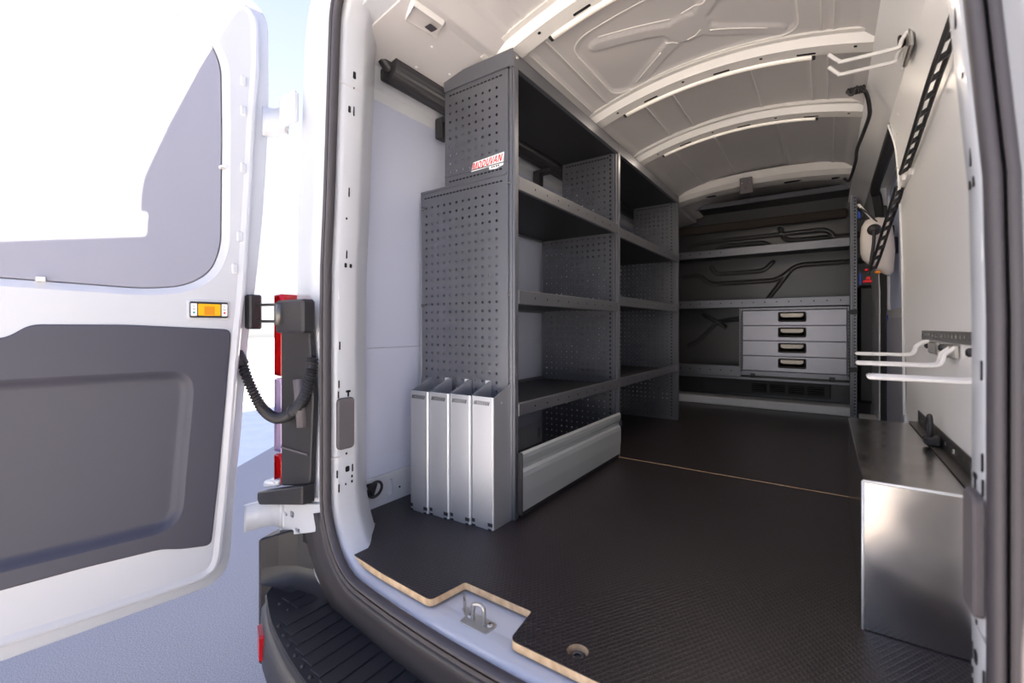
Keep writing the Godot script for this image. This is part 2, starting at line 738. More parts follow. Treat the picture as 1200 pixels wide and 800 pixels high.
func ground() -> void:
	var st := mb()
	# asphalt round the van; past the shadow edge, sunlight painted in near white
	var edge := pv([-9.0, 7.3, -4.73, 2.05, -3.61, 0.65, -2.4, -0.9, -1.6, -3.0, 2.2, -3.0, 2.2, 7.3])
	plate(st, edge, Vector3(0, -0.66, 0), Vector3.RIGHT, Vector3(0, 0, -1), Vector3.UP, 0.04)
	var g := thing("ground", "grey asphalt and ground painted pale as sunlit outside the van", "ground", Vector3(-2, -0.62, -1), "", "structure")
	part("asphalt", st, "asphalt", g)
	st = mb()
	bx(st, -60, 60, -0.9, -0.632, -60, 60)
	part("sunlit_pale_ground", st, "sunlit_pale_ground", g, "yard coloured near white to stand for sunlit ground")


func shell() -> void:
	var st: SurfaceTool
	# ---- left wall
	var w := thing("wall_left", "left side wall of the van lined with pale grey composite panels", "wall", V(-1.55, 0, 2.5), "", "structure")
	var sect := pv([-1.535, -0.3, -1.535, 1.66, -1.515, 1.72, -1.45, 1.775, -1.12, 1.838, -1.12, 2.03, -1.50, 2.06, -1.60, 1.62, -1.655, 1.2, -1.66, -0.3])
	part("body_side", plate(mb(), sect, V(0, 0, 0.93), Vector3.RIGHT, Vector3.UP, V(0, 0, 1), 4.15), "white_paint", w)
	st = mb()
	slab(st, rect(1.06, 0.125, 4.9, 0.655), V(-1.535, 0, 0), V(0, 0, 1), Vector3.UP, Vector3.RIGHT, [Vector2(0, 0), Vector2(0, 0.005), Vector2(0.002, 0.007)])
	part("wall_panel", st, "lining", w)
	st = mb()
	slab(st, rect(1.06, 0.657, 4.9, 1.70), V(-1.535, 0, 0), V(0, 0, 1), Vector3.UP, Vector3.RIGHT, [Vector2(0, 0), Vector2(0, 0.005), Vector2(0.002, 0.007)])
	part("wall_panel", st, "lining", w)
	st = mb()
	var cu := (Vector3(-1.12, 1.838, 0) - Vector3(-1.45, 1.775, 0))
	var cn := Vector3(cu.y, -cu.x, 0).normalized()
	slab(st, rect(0.0, 1.0, cu.length() - 0.005, 4.9), Vector3(-1.45, 1.775, 0), cu.normalized(), V(0, 0, 1), cn, [Vector2(0, 0), Vector2(0, 0.004), Vector2(0.002, 0.006)])
	part("cove_panel", st, "grey_primer", w)
	for q in [[0.1, 1.25], [0.22, 1.22], [0.16, 1.38], [0.1, 1.9], [0.18, 2.3]]:
		st = mb(true)
		lathe(st, [Vector2(0.007, 0), Vector2(0.006, 0.003), Vector2(0, 0.004)], Vector3(-1.45, 1.775, 0) + cu.normalized() * q[0] + V(0, 0, q[1]) + cn * 0.006, cn, 10)
		part("rivet", st, "white_rod", w)
	# the white sill rail with pressed slots
	st = mb()
	var holes := []
	for k in 9:
		holes.append(rounded(rect(1.235 + k * 0.24, 0.03, 1.27 + k * 0.24, 0.10), 0.016))
	plate(st, rect(1.06, -0.005, 4.85, 0.125), V(-1.535, 0, 0), V(0, 0, 1), Vector3.UP, Vector3.RIGHT, 0.014, 0.003, holes)
	part("sill_rail", st, "white_paint", w)
	for k in 3:
		part("slot", plate(mb(), disc(Vector2(1.31 + k * 0.24, 0.05), 0.005, 8), V(-1.521, 0, 0), V(0, 0, 1), Vector3.UP, Vector3.RIGHT, 0.001), "void", w)

	# ---- right wall with the sliding door opening
	w = thing("wall_right", "right side wall of the van lined with shiny grey panels", "wall", V(0.3, 0, 1.9), "", "structure")
	var inr := [0.30, -0.3, 0.30, 1.0, 0.293, 1.3, 0.28, 1.55, 0.25, 1.74, 0.205, 1.80, 0.15, 1.845, 0.15, 2.03, 0.32, 2.06, 0.42, 1.62, 0.475, 1.2, 0.48, -0.3]
	st = mb()
	plate(st, pv(inr), V(0, 0, 0.93), Vector3.RIGHT, Vector3.UP, V(0, 0, 1), 1.92)
	plate(st, pv(inr), V(0, 0, 4.15), Vector3.RIGHT, Vector3.UP, V(0, 0, 1), 0.93)
	plate(st, pv([0.25, 1.74, 0.205, 1.80, 0.15, 1.845, 0.15, 2.03, 0.32, 2.06, 0.395, 1.74]), V(0, 0, 2.85), Vector3.RIGHT, Vector3.UP, V(0, 0, 1), 1.3)
	plate(st, pv([0.30, -0.3, 0.30, -0.01, 0.48, -0.01, 0.48, -0.3]), V(0, 0, 2.85), Vector3.RIGHT, Vector3.UP, V(0, 0, 1), 1.3)
	part("body_side", st, "white_paint", w)
	# lining panels: lower, upper following the lean, cove
	st = mb()
	slab(st, pv([1.06, 0.0, 2.60, 0.0, 2.72, 0.30, 2.70, 0.5, 2.80, 0.8, 2.80, 1.0, 1.06, 1.0]), V(0.30, 0, 0), V(0, 0, 1), Vector3.UP, Vector3.LEFT, [Vector2(0, 0), Vector2(0, 0.006)])
	part("wall_panel", st, "right_lining", w)
	var prof := [Vector2(0.294, 1.0), Vector2(0.287, 1.3), Vector2(0.274, 1.55), Vector2(0.262, 1.66), Vector2(0.244, 1.74), Vector2(0.20, 1.80), Vector2(0.145, 1.84)]
	st = mb(true)
	for k in 5:
		var a: Vector2 = prof[k]
		var b: Vector2 = prof[k + 1]
		for s in 12:
			var f0 := lerpf(1.02, 2.83 if k < 4 else 4.9, s / 12.0)
			var f1 := lerpf(1.02, 2.83 if k < 4 else 4.9, (s + 1) / 12.0)
			quad(st, V(a.x, a.y, f0), V(b.x, b.y, f0), V(b.x, b.y, f1), V(a.x, a.y, f1), Vector3(-1, -0.4, 0))
	for s in 12:
		var f0 := lerpf(1.02, 4.9, s / 12.0)
		var f1 := lerpf(1.02, 4.9, (s + 1) / 12.0)
		quad(st, V(0.20, 1.80, f0), V(0.145, 1.84, f0), V(0.145, 1.84, f1), V(0.20, 1.80, f1), Vector3(-0.5, -1, 0))
	part("cove_panel", st, "right_lining", w)
	# bright folded edge beside the sliding door
	st = mb()
	tube(st, curve([V(0.292, 0.02, 2.66), V(0.292, 0.36, 2.76), V(0.292, 1.0, 2.82), V(0.284, 1.35, 2.835), V(0.270, 1.6, 2.84), V(0.243, 1.735, 2.86)]), 0.006, 6)
	part("edge_trim", st, "alu_edge", w)
	part("corner_gusset", plate(mb(), pv([2.55, 0.0, 2.95, 0.0, 2.78, 0.33, 2.72, 0.34]), V(0.296, 0, 0), V(0, 0, 1), Vector3.UP, Vector3.LEFT, 0.012, 0.002), "alu", w)
	for q in [[0.245, 1.70, 2.4], [0.238, 1.745, 2.3], [0.256, 1.69, 2.62], [0.262, 1.63, 2.7], [0.268, 1.55, 2.76], [0.272, 1.50, 2.78]]:
		st = mb(true)
		lathe(st, [Vector2(0.007, 0), Vector2(0.006, 0.003), Vector2(0, 0.004)], V(q[0], q[1], q[2]), Vector3.LEFT, 10)
		part("rivet", st, "white_rod", w)
	# white front jamb of the opening
	st = mb()
	bx(st, 0.30, 0.47, 0.0, 1.74, 4.15, 4.25, 0.01)
	part("door_jamb", st, "white_paint", w)

	# ---- sliding door, closed
	var d := thing("door_3", "closed sliding side door with pale inner panel and black seal", "door", V(0.40, 0, 3.5), "", "structure")
	var pane := rounded(rect(2.93, 0.86, 4.08, 1.675), 0.07)
	part("panel", plate(mb(), rect(2.86, 0.0, 4.14, 1.735), V(0.44, 0, 0), V(0, 0, 1), Vector3.UP, Vector3.LEFT, 0.098, 0.004, [pane]), "white_paint", d)
	part("frosted_pane", plate(mb(), rounded(rect(2.925, 0.855, 4.085, 1.68), 0.07), V(0.362, 0, 0), V(0, 0, 1), Vector3.UP, Vector3.LEFT, 0.006), "frosted", d, "frosted lavender window pane")
	part("inner_lining", plate(mb(), rounded(rect(2.95, 0.1, 4.0, 0.80), 0.06), V(0.342, 0, 0), V(0, 0, 1), Vector3.UP, Vector3.LEFT, 0.01, 0.003), "door_lining", d)
	st = mb()
	tube(st, [V(0.335, 0.0, 4.13), V(0.335, 1.0, 4.13), V(0.318, 1.45, 4.13), V(0.285, 1.68, 4.11), V(0.272, 1.705, 4.06), V(0.268, 1.712, 3.9), V(0.268, 1.712, 2.88)], 0.028, 8)
	part("weather_seal", st, "black_plastic", d)
	part("grab_bar", bx(mb(), 0.315, 0.342, 1.36, 1.60, 4.075, 4.10, 0.008), "black_plastic", d)
	st = mb()
	tube(st, [V(0.338, 0.1, 4.04), V(0.338, 0.83, 4.04)], 0.005, 6)
	part("seal_lip", st, "blue", d)
	part("step_well", bx(mb(), 0.2, 0.46, -0.02, 0.06, 4.16, 4.5, 0.006), "white_paint", d)

	# ---- front wall: bulkhead of black moulded plastic
	w = thing("wall_front", "black moulded bulkhead panel behind the rack at the front end", "wall", V(-0.6, 0, 5.0), "", "structure")
	part("partition", bx(mb(), -1.6, 0.44, -0.3, 2.1, 5.0, 5.1), "void", w)
	var g1 := open_round(pv([-1.258, 1.274, -1.087, 1.29, -0.996, 1.187, -0.384, 1.193, -0.26, 1.305, -0.193, 1.324, 0.30, 1.323]), 0.08)
	var lines := [
		g1, open_round(pv([-0.62, 0.80, -0.30, 1.26]), 0.05), open_round(pv([-0.98, 1.36, -0.93, 1.285, -0.50, 1.291, -0.43, 1.37]), 0.05),
		open_round(pv([-0.96, 1.50, -0.88, 1.567, -0.50, 1.563, -0.43, 1.50]), 0.05), open_round(pv([-0.37, 1.68, -0.33, 1.56, 0.30, 1.551]), 0.08),
		open_round(pv([-1.2, 1.60, -1.05, 1.62, 0.0, 1.63, 0.08, 1.5]), 0.06), open_round(pv([-1.2, 0.55, -1.1, 0.60, -0.92, 0.80, -0.65, 0.84]), 0.06), open_round(pv([-1.05, 0.88, -0.85, 0.75]), 0.04),
		pv([-1.3, 0.30, 0.3, 0.30]),
	]
	var front := grid(230, 250, func(a, b):
		var p := Vector2(lerpf(-1.52, 0.36, a), lerpf(0.0, 1.92, b))
		var dd := 9.0
		for l in lines:
			dd = minf(dd, line_d(p, l))
		return V(p.x, p.y, 4.93 + 0.02 * (1.0 - smoothstep(0.006, 0.02, dd))), V(0, 0, -1))
	part("bulkhead_panel", front, "bulkhead", w)
	part("cross_bar", bx(mb(), -1.45, 0.14, 1.70, 1.78, 4.84, 4.90, 0.012), "brown_fabric", w)
	part("base_sill", bx(mb(), -1.5, 0.172, 0.0, 0.075, 4.66, 4.9, 0.006), "white_paint", w, "white painted sill")
	var vent := part("vent_grille", plate(mb(), rounded(rect(-1.05, 0.10, 0.02, 0.25), 0.02), V(0, 0, 4.90), Vector3.RIGHT, Vector3.UP, V(0, 0, -1), 0.02, 0.004), "black_plastic", w)
	for k in 4:
		var vx := -0.60 + 0.15 * k
		part("vent_recess", plate(mb(), rect(vx, 0.125, vx + 0.125, 0.205), V(0, 0, 4.8805), Vector3.RIGHT, Vector3.UP, V(0, 0, -1), 0.001), "void", vent)
		for s in 4:
			part("slat", bx(mb(), vx, vx + 0.125, 0.133 + s * 0.019, 0.138 + s * 0.019, 4.868, 4.88), "black_plastic", vent)
	part("side_trim", bx(mb(), 0.2, 0.33, 0.1, 1.1, 4.78, 4.9, 0.03), "black_plastic", w)

	# ---- floor
	w = thing("floor", "dark brown anti-slip plywood load floor with pale cut edges", "floor", V(-0.6, 0, 2.8), "", "structure")
	part("floor_pan", bx(mb(), -1.54, 0.31, -0.12, -0.022, 1.02, 5.0), "white_paint", w)
	part("sill_pan", bx(mb(), -1.30, 0.12, -0.06, -0.032, 0.90, 1.03), "white_paint", w)
	# rear board: cut round the latch, round hole for the lashing eye
	var outline := PackedVector2Array()
	outline.append_array(pv([-1.53, 1.12, -1.39, 1.09, -1.40, 1.04, -1.322, 0.905, -1.10, 0.880]))
	for c in [[-0.885, 0.869, -0.868, 0.97], [-0.866, 0.990, -0.64, 0.988], [-0.632, 0.985, -0.618, 0.868]]:
		outline.append(Vector2(c[0], c[1]))
		outline.append(Vector2(c[2], c[3]))
	outline.append_array(pv([-0.395, 0.870, -0.08, 0.880, 0.142, 0.905, 0.22, 1.04, 0.21, 1.09, 0.30, 1.12, 0.30, 2.449, -1.53, 2.452]))
	outline = rounded(outline, 0.018, 4)
	var eye := disc(Vector2(-0.469, 0.927), 0.025, 24)
	var bd := part("floor_board", slab(mb(), outline, Vector3(0, -0.022, 0), Vector3.RIGHT, V(0, 0, 1), Vector3.UP, [Vector2(0, 0.0195), Vector2(0.0, 0.022)], [eye], false), "film_floor", w)
	part("board_edge", slab(mb(), outline, Vector3(0, -0.022, 0), Vector3.RIGHT, V(0, 0, 1), Vector3.UP, [Vector2(0, 0), Vector2(0, 0.0195)], [eye]), "ply_edge", bd, "pale plywood edge")
	var o2 := rect(-1.53, 2.456, 0.30, 4.96)
	bd = part("floor_board", slab(mb(), o2, Vector3(0, -0.022, 0), Vector3.RIGHT, V(0, 0, 1), Vector3.UP, [Vector2(0, 0.0195), Vector2(0, 0.022)], [], false), "film_floor", w)
	part("board_edge", slab(mb(), o2, Vector3(0, -0.022, 0), Vector3.RIGHT, V(0, 0, 1), Vector3.UP, [Vector2(0, 0), Vector2(0, 0.0195)]), "ply_edge", bd)
	part("joint_strip", bx(mb(), -1.0, 0.30, -0.004, 0.0006, 2.4495, 2.4555), "ply_edge", w)

	# ---- ceiling
	w = thing("ceiling", "bare grey painted sheet metal roof with pressed ridges and bows", "ceiling", V(-0.5, 1.95, 2.5), "", "structure")
	part("outer_roof", plate(mb(), pv([-1.51, 2.03, -1.1, 2.05, -0.42, 2.065, 0.0, 2.05, 0.34, 2.04, 0.33, 2.10, 0.28, 2.14, -0.1, 2.17, -0.6, 2.18, -1.1, 2.165, -1.45, 2.12, -1.50, 2.08]), V(0, 0, 0.865), Vector3.RIGHT, Vector3.UP, V(0, 0, 1), 4.21), "white_paint", w)
	roof_arms = [pv([ROOF_MID.x, ROOF_MID.y, -0.60, 1.86, -0.80, 1.765]), pv([ROOF_MID.x, ROOF_MID.y, -0.40, 1.86, -0.30, 1.72]), pv([ROOF_MID.x, ROOF_MID.y, -0.36, 2.03, -0.17, 2.125]), pv([ROOF_MID.x, ROOF_MID.y, -0.60, 2.03, -0.77, 2.17])]
	var skin := grid(165, 350, func(a, b):
		var x := lerpf(-1.14, 0.16, a)
		var f := lerpf(0.9, 4.98, b)
		return V(x, roof_y(x, f), f), Vector3.DOWN)
	var rs := part("roof_skin", skin, "grey_primer", w)
	var frame := Array(rounded(rect(-0.885, 1.66, -0.095, 2.17), 0.09, 6))
	frame.append(frame[0])
	bead(frame, rs, 0.004)
	for l in [[-0.78, 1.725, -0.60, 1.803, -0.515, 1.838], [-0.475, 1.832, -0.385, 1.808, -0.35, 1.77, -0.325, 1.70], [-0.40, 1.99, -0.365, 2.005, -0.20, 2.09], [-0.605, 2.01, -0.77, 2.145], [-0.575, 1.965, -0.548, 1.975, -0.53, 1.995], [-0.49, 2.0, -0.455, 1.99, -0.43, 1.965]]:
		bead(Array(pv(l)), rs)
	for q in [[1.56, 2.16], [2.34, 2.84], [3.02, 3.98]]:
		for x in fold_lines(q[0]):
			bead([Vector2(x, q[0]), Vector2(x, q[1])], rs, 0.003)
	var k0 := 0
	for f in [1.47, 2.25, 2.93]:
		var pts := []
		for k in 25:
			var x := lerpf(-1.13, 0.17, k / 24.0)
			pts.append(V(x, arc_y(x) + 0.012, f))
		# hat section: flanges on the skin, walls, flat lower face; normal t x b with b forward points up here
		var hat := [Vector2(0.02, -0.075), Vector2(0.02, -0.05), Vector2(-0.012, -0.034), Vector2(-0.015, 0.034), Vector2(0.02, 0.05), Vector2(0.02, 0.075), Vector2(0.05, 0.07), Vector2(0.05, -0.07)]
		st = mb()
		sweep(st, pts, hat, V(0, 0, 1), false, true)
		var bow := part("roof_bow", st, "bow_paint", w)
		for k in 7:
			var x := -0.90 + k * 0.165
			var big := k % 2 == 1
			st = mb()
			plate(st, rounded(rect(-0.035 if big else -0.006, -0.006, 0.035 if big else 0.006, 0.006), 0.005, 3), V(x, arc_y(x) - 0.0025, f + (0.016 if big else -0.012)), Vector3(1, -0.56 * (x + 0.42), 0).normalized(), V(0, 0, 1), Vector3(-0.56 * (x + 0.42), -1, 0).normalized(), 0.0015)
			part("slot", st, "void", bow)
		k0 += 1
	# front header beam
	var pts2 := []
	for k in 25:
		var x := lerpf(-1.15, 0.2, k / 24.0)
		pts2.append(V(x, arc_y(x) * 0.5 + 0.958, 4.1))
	st = mb()
	sweep(st, pts2, [Vector2(0.0, -0.09), Vector2(-0.03, -0.05), Vector2(-0.035, 0.05), Vector2(0.0, 0.2), Vector2(0.06, 0.2), Vector2(0.06, -0.09)], V(0, 0, 1), false, true)
	var hd := part("header_bow", st, "bow_paint", w)
	for q in [[-0.83, 0.10], [-0.22, 0.12], [0.05, 0.05]]:
		st = mb()
		var yy: float = arc_y(q[0]) * 0.5 + 0.958 - 0.033
		bx(st, q[0] - q[1] / 2, q[0] + q[1] / 2, yy - 0.004, yy, 4.11, 4.145)
		part("slot", st, "void", hd)

	# ---- rear frame: one white pressing round the opening
	w = thing("wall_rear", "white painted rear door frame with black rubber weather seal", "door frame", V(XC, 0, 0.88), "", "structure")
	var loop := opening()
	part("frame", sweep(mb(true), loop, [Vector2(0.20, 0.26), Vector2(0.17, 0.245), Vector2(0.10, 0.225), Vector2(0.085, 0.215), Vector2(0.02, 0.135), Vector2(0.006, 0.115), Vector2(0.0, 0.10), Vector2(0.0, 0.045), Vector2(0.004, 0.032), Vector2(0.018, 0.022), Vector2(0.05, 0.022), Vector2(0.052, 0.012), Vector2(0.14, 0.012), Vector2(0.15, 0.022), Vector2(0.235, 0.027), Vector2(0.262, 0.04), Vector2(0.272, 0.075), Vector2(0.275, 0.16)], V(0, 0, 1), true), "white_paint", w)
	var lips := []
	for q in [[0.030, 0.020], [0.031, -0.002], [0.027, -0.013], [0.021, -0.015], [0.016, -0.010], [0.014, -0.003], [0.011, -0.011], [0.006, -0.014], [0.000, -0.010], [-0.003, -0.001], [-0.003, 0.010], [0.004, 0.016]]:
		lips.append(Vector2(q[0], q[1]))
	part("weather_seal", sweep(mb(true), loop, lips, V(0, 0, 1), true, true), "rubber", w, "black ribbed rubber seal")
	for s in [1.0, -1.0]:
		var face := func(y: float, f: float) -> Vector3:
			var x := open_x(y) + 0.0006
			return V(x if s > 0 else 2 * XC - x, y, f)
		var nrm := Vector3(s, 0, 0)
		st = mb()
		slab(st, rounded(rect(0.897, 0.325, 0.962, 0.50), 0.016), V(open_x(0.4) if s > 0 else 2 * XC - open_x(0.4), 0, 0), V(0, 0, 1), Vector3.UP, nrm, [Vector2(0, 0), Vector2(0, 0.008), Vector2(0.004, 0.011)])
		part("bump_pad", st, "pad", w, "grey rubber bump pad")
		for q in [[1.592, 0.93, 0.007, 0.012], [1.55, 0.93, 0.003, 0.003], [1.475, 0.917, 0.006, 0.011], [1.475, 0.934, 0.003, 0.016], [1.203, 0.93, 0.003, 0.016], [1.113, 0.925, 0.004, 0.004], [0.992, 0.932, 0.003, 0.014], [0.955, 0.930, 0.006, 0.008], [0.955, 0.95, 0.006, 0.007], [0.885, 0.923, 0.004, 0.005], [0.855, 0.923, 0.004, 0.012], [0.679, 0.91, 0.003, 0.014], [0.548, 0.907, 0.003, 0.013], [0.520, 0.943, 0.012, 0.004], [0.512, 0.943, 0.004, 0.011], [0.512, 0.905, 0.003, 0.012], [0.306, 0.936, 0.004, 0.004], [0.252, 0.94, 0.010, 0.010], [0.243, 0.90, 0.003, 0.013], [0.251, 0.96, 0.003, 0.013], [0.222, 0.958, 0.004, 0.005], [0.204, 0.958, 0.004, 0.005], [0.201, 0.933, 0.003, 0.004], [0.194, 0.907, 0.003, 0.014], [0.143, 0.94, 0.010, 0.011]]:
			st = mb()
			var o: Vector3 = face.call(q[0], q[1])
			plate(st, rounded(rect(-q[2] * 0.8, -q[3], q[2] * 0.8, q[3]), q[2] * 0.6, 3), o - nrm * 0.001, V(0, 0, 1), Vector3.UP, nrm, 0.0016)
			part("slot", st, "void", w)
		st = mb()
		plate(st, rounded(rect(0.905, 0.835, 0.945, 0.90), 0.004), face.call(0.868, 0) + Vector3(0, -0.868, 0) - nrm * 0.001, V(0, 0, 1), Vector3.UP, nrm, 0.0012)
		part("label_plate", st, "white_print", w)
		# press line across the pillar
		for y in [0.30, 1.55]:
			st = mb()
			plate(st, rect(0.875, -0.0012, 0.965, 0.0012), face.call(y, 0) - nrm * 0.001, V(0, 0, 1), Vector3.UP, nrm, 0.0012)
			part("press_line", st, "grey_primer", w)


# ---------------------------------------------------------------- rear doors
# door axes: u away from the hinge, Vector3.UP, n = inner side
func rear_door(d: Node3D, hinge: Vector3, u: Vector3, n: Vector3, detail: bool, top := 2.0) -> void:
	var v := Vector3.UP
	var o := hinge
	var W := 0.80
	var outer := rounded(pv([-0.085, top, -0.087, 1.58, -0.066, 1.18, -0.036, 0.866, -0.018, 0.734, 0.011, 0.34, 0.033, 0.124, 0.052, -0.194, W, -0.186, W, top]), 0.10 if detail else 0.03, 6)
	var st := mb(true)
	slab(st, outer, o - n * 0.03, u, v, n, [Vector2(0.004, -0.034), Vector2(0, -0.03), Vector2(0, -0.012), Vector2(0.003, -0.008)], [])
	var sh := part("outer_skin", st, "white_paint", d)
	var win := rounded(pv([0.76, 0.880, 0.30, 0.866, 0.19, 0.882, 0.115, 0.935, 0.082, 1.03, 0.079, 1.46, 0.082, 1.70, 0.14, 1.80, 0.76, 1.84]), 0.05, 5)
	var low := rounded(pv([0.76, 0.706, 0.60, 0.712, 0.555, 0.750, 0.343, 0.750, 0.058, 0.734, 0.058, 0.690, 0.096, 0.203, 0.119, -0.028, 0.205, -0.010, 0.26, 0.010, 0.442, 0.022, 0.76, 0.030]), 0.022, 4)
	var field := rounded(pv([0.76, 0.60, 0.165, 0.597, 0.205, 0.06, 0.76, 0.08]), 0.085, 8)
	var fc := ccw(field)
	var bead := rounded(pv([-0.045, 1.96, -0.045, 1.70, -0.033, 1.562, -0.015, 1.17, 0.002, 0.864, 0.019, 0.689, 0.058, 0.131, 0.085, -0.150, 0.25, -0.150, 0.442, -0.146, W - 0.03, -0.130, W - 0.03, 1.96]), 0.09, 6)
	var wide := inset(ccw(win), -0.022)
	st = mb()
	slab(st, bead, o, u, v, n, [Vector2(0, -0.045), Vector2(0.004, -0.008), Vector2(0.012, 0.004), Vector2(0.020, 0.006), Vector2(0.028, 0.003), Vector2(0.036, 0.0)], [wide, fc] if detail else [wide], false)
	part("inner_shell", st, "white_paint", d)
	# sloped collar round the upper panel
	var a := ccw(win)
	st = mb()
	for i in a.size():
		var j := (i + 1) % a.size()
		var p0: Vector3 = o + u * wide[i].x + v * wide[i].y
		var p1: Vector3 = o + u * wide[j].x + v * wide[j].y
		var q0: Vector3 = o + u * a[i].x + v * a[i].y - n * 0.016
		var q1: Vector3 = o + u * a[j].x + v * a[j].y - n * 0.016
		quad(st, p0, p1, q1, q0, n)
	part("window_collar", st, "white_paint", d)
	st = mb()
	slab(st, win, o - n * 0.032, u, v, n, [Vector2(0.003, 0), Vector2(0.003, 0.014), Vector2(0.005, 0.016)])
	part("upper_panel", st, "door_lining", d, "pale grey composite panel in the upper door")
	if not detail:
		st = mb()
		slab(st, low, o, u, v, n, [Vector2(0, 0), Vector2(0, 0.004), Vector2(0.003, 0.006)])
		part("lower_panel", st, "door_plastic", d)
		return
	# moulded lower panel: flat border, sunken field
	st = mb(true)
	slab(st, low, o, u, v, n, [Vector2(0, 0), Vector2(0, 0.003), Vector2(0.002, 0.0055), Vector2(0.005, 0.006)], [fc])
	part("lower_panel", st, "door_plastic", d, "black moulded lower door panel")
	st = mb(true)
	slab(st, fc, o, u, v, n, [Vector2(0, 0.006), Vector2(0.006, 0.003), Vector2(0.015, -0.008), Vector2(0.026, -0.019), Vector2(0.034, -0.021)], [], false)
	part("sunken_field", st, "door_plastic", d)
	# pull release with yellow lever
	var c := Vector2(0.125, 0.803)
	st = mb()
	slab(st, rounded(rect(c.x - 0.066, c.y - 0.036, c.x + 0.066, c.y + 0.036), 0.012), o, u, v, n, [Vector2(0, -0.002), Vector2(0.003, 0.003), Vector2(0.006, 0.004)])
	part("release_seat", st, "white_paint", d)
	st = mb()
	slab(st, rounded(rect(c.x - 0.058, c.y - 0.028, c.x + 0.058, c.y + 0.028), 0.006), o, u, v, n, [Vector2(0, 0.003), Vector2(0, 0.006), Vector2(0.002, 0.008)])
	var rel := part("release_bezel", st, "black_plastic", d)
	st = mb()
	slab(st, rounded(rect(c.x - 0.034, c.y - 0.021, c.x + 0.034, c.y + 0.021), 0.003), o, u, v, n, [Vector2(0, 0.007), Vector2(0.001, 0.010)], [rect(c.x - 0.016, c.y - 0.018, c.x + 0.016, c.y + 0.012)])
	part("lever", st, "yellow", rel, "yellow release lever")
	part("lever_recess", plate(mb(), rect(c.x - 0.016, c.y - 0.018, c.x + 0.016, c.y + 0.012), o + n * 0.0075, u, v, n, 0.0006), "yellow_deep", rel)
	for s in [-1.0, 1.0]:
		var cx: float = c.x + s * 0.046
		st = mb()
		slab(st, rounded(rect(cx - 0.0095, c.y - 0.022, cx + 0.0095, c.y + 0.022), 0.003), o, u, v, n, [Vector2(0, 0.007), Vector2(0.0005, 0.0086)])
		part("symbol_sticker", st, "white_print", rel)
		part("symbol_dot", plate(mb(), disc(Vector2(cx, c.y - 0.010), 0.0035, 10), o + n * 0.0086, u, v, n, 0.0004), "green_print" if s > 0 else "red_print", rel)
		st = mb()
		for q in [[0.012, 0.0035], [0.004, 0.005], [0.000, 0.003]]:
			plate(st, rect(cx - q[1], c.y + q[0] - 0.0006, cx + q[1], c.y + q[0] + 0.0006), o + n * 0.0086, u, v, n, 0.0004)
		part("symbol_lines", st, "pad", rel)
	# clips that hold the upper panel, raised dimples along the hinge edge
	for q in [[0.534, 0.879, 0.011, 0.008], [0.082, 1.32, 0.009, 0.006]]:
		st = mb()
		slab(st, rounded(rect(q[0] - q[2], q[1] - q[3], q[0] + q[2], q[1] + q[3]), 0.003), o, u, v, n, [Vector2(0, -0.018), Vector2(0.002, 0.006)])
		part("panel_clip", st, "white_rod", d)
	for q in [[0.016, 1.655], [0.016, 1.544], [0.016, 1.332], [0.027, 1.077], [0.044, 0.956]]:
		st = mb()
		slab(st, rounded(rect(q[0] - 0.011, q[1] - 0.020, q[0] + 0.011, q[1] + 0.020), 0.008), o, u, v, n, [Vector2(0, -0.001), Vector2(0.003, 0.006), Vector2(0.006, 0.007)])
		part("dimple", st, "white_paint", d)
	part("screw", plate(mb(), disc(Vector2(0.118, -0.108), 0.005, 10), o, u, v, n, 0.002), "black_plastic", d)


